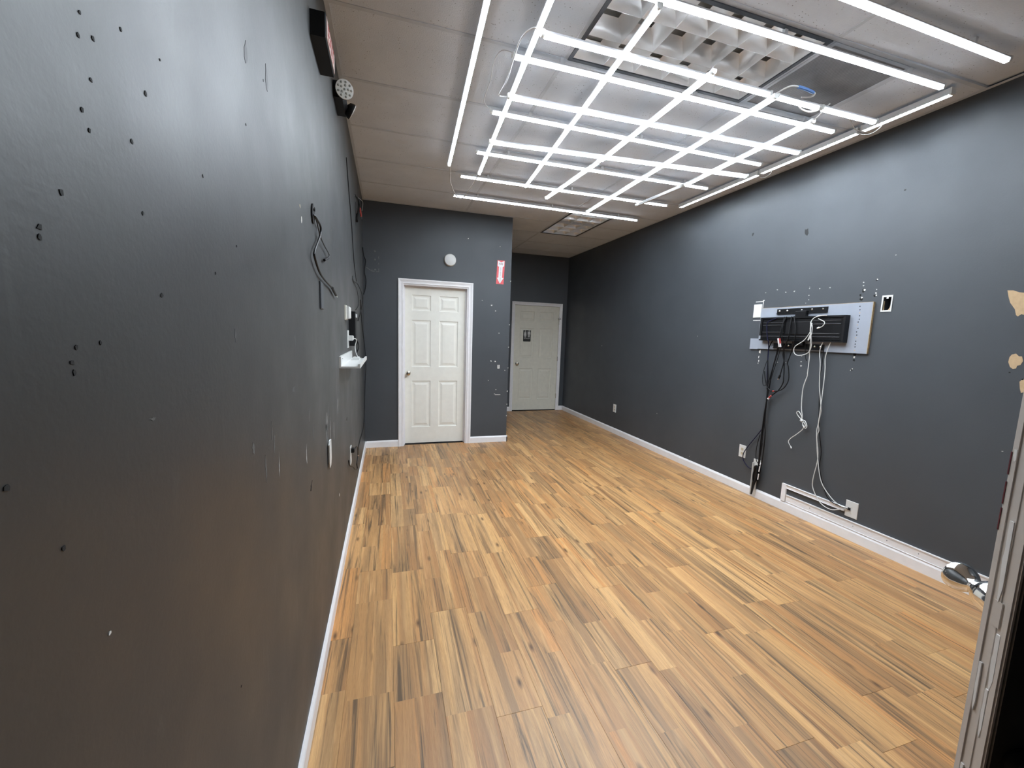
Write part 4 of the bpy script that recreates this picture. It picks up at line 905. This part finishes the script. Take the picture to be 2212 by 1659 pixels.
for y, z, s_ in ((2.160, 1.880, .018), (2.172, 1.825, .016), (2.17, 1.385, .018), (2.084, 1.85, .014), (2.083, 1.875, .009), (2.086, 1.947, .012), (2.172, 1.295, .01), (2.183, 1.283, .008), (2.080, 1.835, .012)): pr(y, z, s_*.8, s_, h=.0012)
MB().box(XR-.0012, XR, 3.000, 3.006, 1.828, 1.862).box(XR-.0012, XR, 3.006, 3.085, 1.849, 1.856).build('paint_line', 'plaster', wall_right)
MB().box(XR-.0012, XR, 3.005, 3.095, 1.676, 1.682).box(XR-.0012, XR, 3.001, 3.006, 1.52, 1.83).build('paint_line', 'plaster', wall_right)
for y, z, a, b in ((2.985, 1.385, .022, .040), (2.992, 1.335, .010, .030), (2.988, 1.30, .014, .022), (2.992, 1.275, .008, .014), (3.0, 1.862, .024, .014), (2.996, 1.69, .016, .02), (2.990, 1.53, .03, .03)): pr(y, z, a, b)
for y, z, s_ in ((5.959, 1.336, .03), (3.812, 1.521, .018), (4.424, .51, .025), (3.775, .125, .016), (3.77, .145, .008), (1.335, .897, .010), (2.91, .12, .012), (2.93, .145, .010), (1.995, 2.10, .012)): pr(y, z, s_, s_*.6, 'chip')
for y, z, a, b in ((1.995, 2.529, .024, .020), (2.66, 2.40, .06, .11), (3.2, 2.5, .04, .06)): pr(y, z, a*.7, b*.7, 'dent', h=.0003)
# torn paper patches near the entrance
for name_, pts in (('a', [(1.427, 1.808), (1.405, 1.806), (1.380, 1.793), (1.355, 1.788), (1.335, 1.795), (1.325, 1.74), (1.330, 1.69), (1.345, 1.668), (1.358, 1.672), (1.369, 1.660), (1.377, 1.668), (1.385, 1.700), (1.408, 1.738), (1.418, 1.770)]),
                   ('b', [(1.373, 1.432), (1.366, 1.448), (1.350, 1.454), (1.338, 1.440), (1.326, 1.440), (1.319, 1.415), (1.326, 1.392), (1.338, 1.388), (1.340, 1.372), (1.352, 1.368), (1.364, 1.378), (1.374, 1.405)]),
                   ('c', [(1.318, 1.300), (1.308, 1.316), (1.295, 1.316), (1.285, 1.29), (1.288, 1.25), (1.305, 1.238), (1.312, 1.262)])):
    MB().prism(pts, 0, XR-.0012, XR+.0002).build('torn_paper_patch', 'tan', wall_right)
for y, z, s_ in ((1.362, 1.348, .008), (1.352, 1.815, .016), (1.309, 1.313, .012)): pr(y, z, s_, s_, 'hole', h=.0016)
# left wall dents
for y, z in ((.528, 1.758), (.545, 1.746), (.523, 1.735), (.594, 1.786), (.677, 1.803), (.536, 1.703), (.636, 1.742), (.519, 1.667), (.527, 1.652), (.599, 1.672), (.482, 1.581), (.611, 1.597), (.453, 1.544), (.452, 1.536), (.482, 1.442), (.475, 1.429), (.476, 1.419), (.516, 1.446), (.641, 1.503), (.82, 1.555), (1.166, 2.044), (.395, 1.339), (.443, 1.265), (.837, .764), (.79, 1.70), (1.02, 1.88), (.93, 1.62)):
    pL(y, z, rs.uniform(.0032, .0055), rs.uniform(.004, .0062), 'dent', n=7, name='nail_hole')
for y, z, a, b, m_ in ((1.617, .872, .022, .020, 'hole'), (1.039, 2.024, .018, .045, 'smear'), (1.197, 2.069, .022, .055, 'smear'), (3.0, .84, .04, .03, 'hole'), (1.58, 1.83, .02, .022, 'plaster'), (1.56, 1.87, .014, .012, 'ivory'), (2.5, .49, .016, .02, 'plaster'), (.49, 1.145, .004, .004, 'plaster')): pL(y, z, a, b, m_)
MB().prism([(1.60, .868), (1.605, .862), (1.645, .890), (1.640, .894)], 0, XL, XL+.0006).build('scratch', 'hole', wall_left)
for y, z, a, b in ((1.381, 1.28, .03, .02), (1.121, 1.205, .012, .045), (1.14, 1.17, .010, .05), (1.059, 1.13, .010, .05), (.974, 1.205, .012, .02), (2.02, 1.02, .03, .10), (2.05, .98, .05, .14), (2.12, 1.06, .012, .09), (1.70, 1.06, .012, .05), (1.62, 1.15, .014, .05), (2.45, 1.02, .03, .06), (2.6, 1.09, .03, .05), (1.42, 1.43, .012, .04), (.60, 1.35, .014, .004), (.9, 1.45, .006, .02)): pL(y, z, a, b, 'rub', h=.0004, jag=.6, n=11)
for y, z, a, b in ((2.06, 1.00, .020, .16), (2.16, .97, .014, .10), (2.50, 1.04, .016, .08), (2.30, .93, .010, .12), (1.55, 1.02, .008, .06), (1.18, 1.10, .008, .05)): pL(y, z, a, b, 'chip', h=.0004, jag=.7, n=13, name='plaster_drip')
# partition wall chips and the ghost of a removed box
for x, z, s_ in ((1.306, 1.844, .020), (1.362, 1.774, .016), (1.177, 1.9, .010), (1.418, 1.484, .012), (1.317, 1.111, .018), (1.376, 1.106, .018), (1.514, .986, .012), (1.396, .723, .012), (1.285, .85, .010), (1.40, 2.60, .010), (.98, 2.66, .012)): pb(x, z, s_, s_*.8)
MB().box(1.408, 1.418, Y1-.0012, Y1, 1.015, 1.058).box(1.424, 1.438, Y1-.0012, Y1, 1.015, 1.058).box(1.408, 1.438, Y1-.0012, Y1, 1.010, 1.020).build('chip_or_streak', 'plaster', wall_back)
MB().box(1.385, 1.46, Y1-.001, Y1, .650, .658).box(1.37, 1.385, Y1-.001, Y1, .662, .668).build('chip_or_streak', 'plaster', wall_back)
for z, s_ in ((2.17, .02), (1.60, .016), (1.30, .02), (.70, .026), (.52, .018), (1.02, .014), (.36, .02)):
    MB().prism([(XC-.012, z), (XC+.0012, z-s_/2), (XC+.0012, z+s_/2)], 1, Y1-.0012, Y1+.006).build('corner_chip', 'plaster', wall_back)
for x, z, a, b in ((-.144, 2.406, .022, .018), (-.142, 2.309, .022, .018), (-.143, 2.19, .024, .02), (-.103, 2.335, .007, .04), (-.103, 2.26, .006, .03)): pb(x, z, a, b, 'rub')
MB().box(-.106, -.099, Y1-.001, Y1, 2.166, 2.205).box(-.135, -.106, Y1-.001, Y1, 2.166, 2.173).box(-.182, -.150, Y1-.001, Y1, 2.168, 2.176).box(-.182, -.176, Y1-.001, Y1, 2.176, 2.196).prism([(-.182, 2.168), (-.182, 2.176), (-.236, 2.212), (-.246, 2.208)], 1, Y1-.001, Y1).build('box_outline', 'rub', wall_back)

# outside the entrance
struct(MB().box(-3, 5, -4, YF-.7, -.10, -.02).build('pavement', 'conc'), 'dark paving outside the entrance', 'pavement')
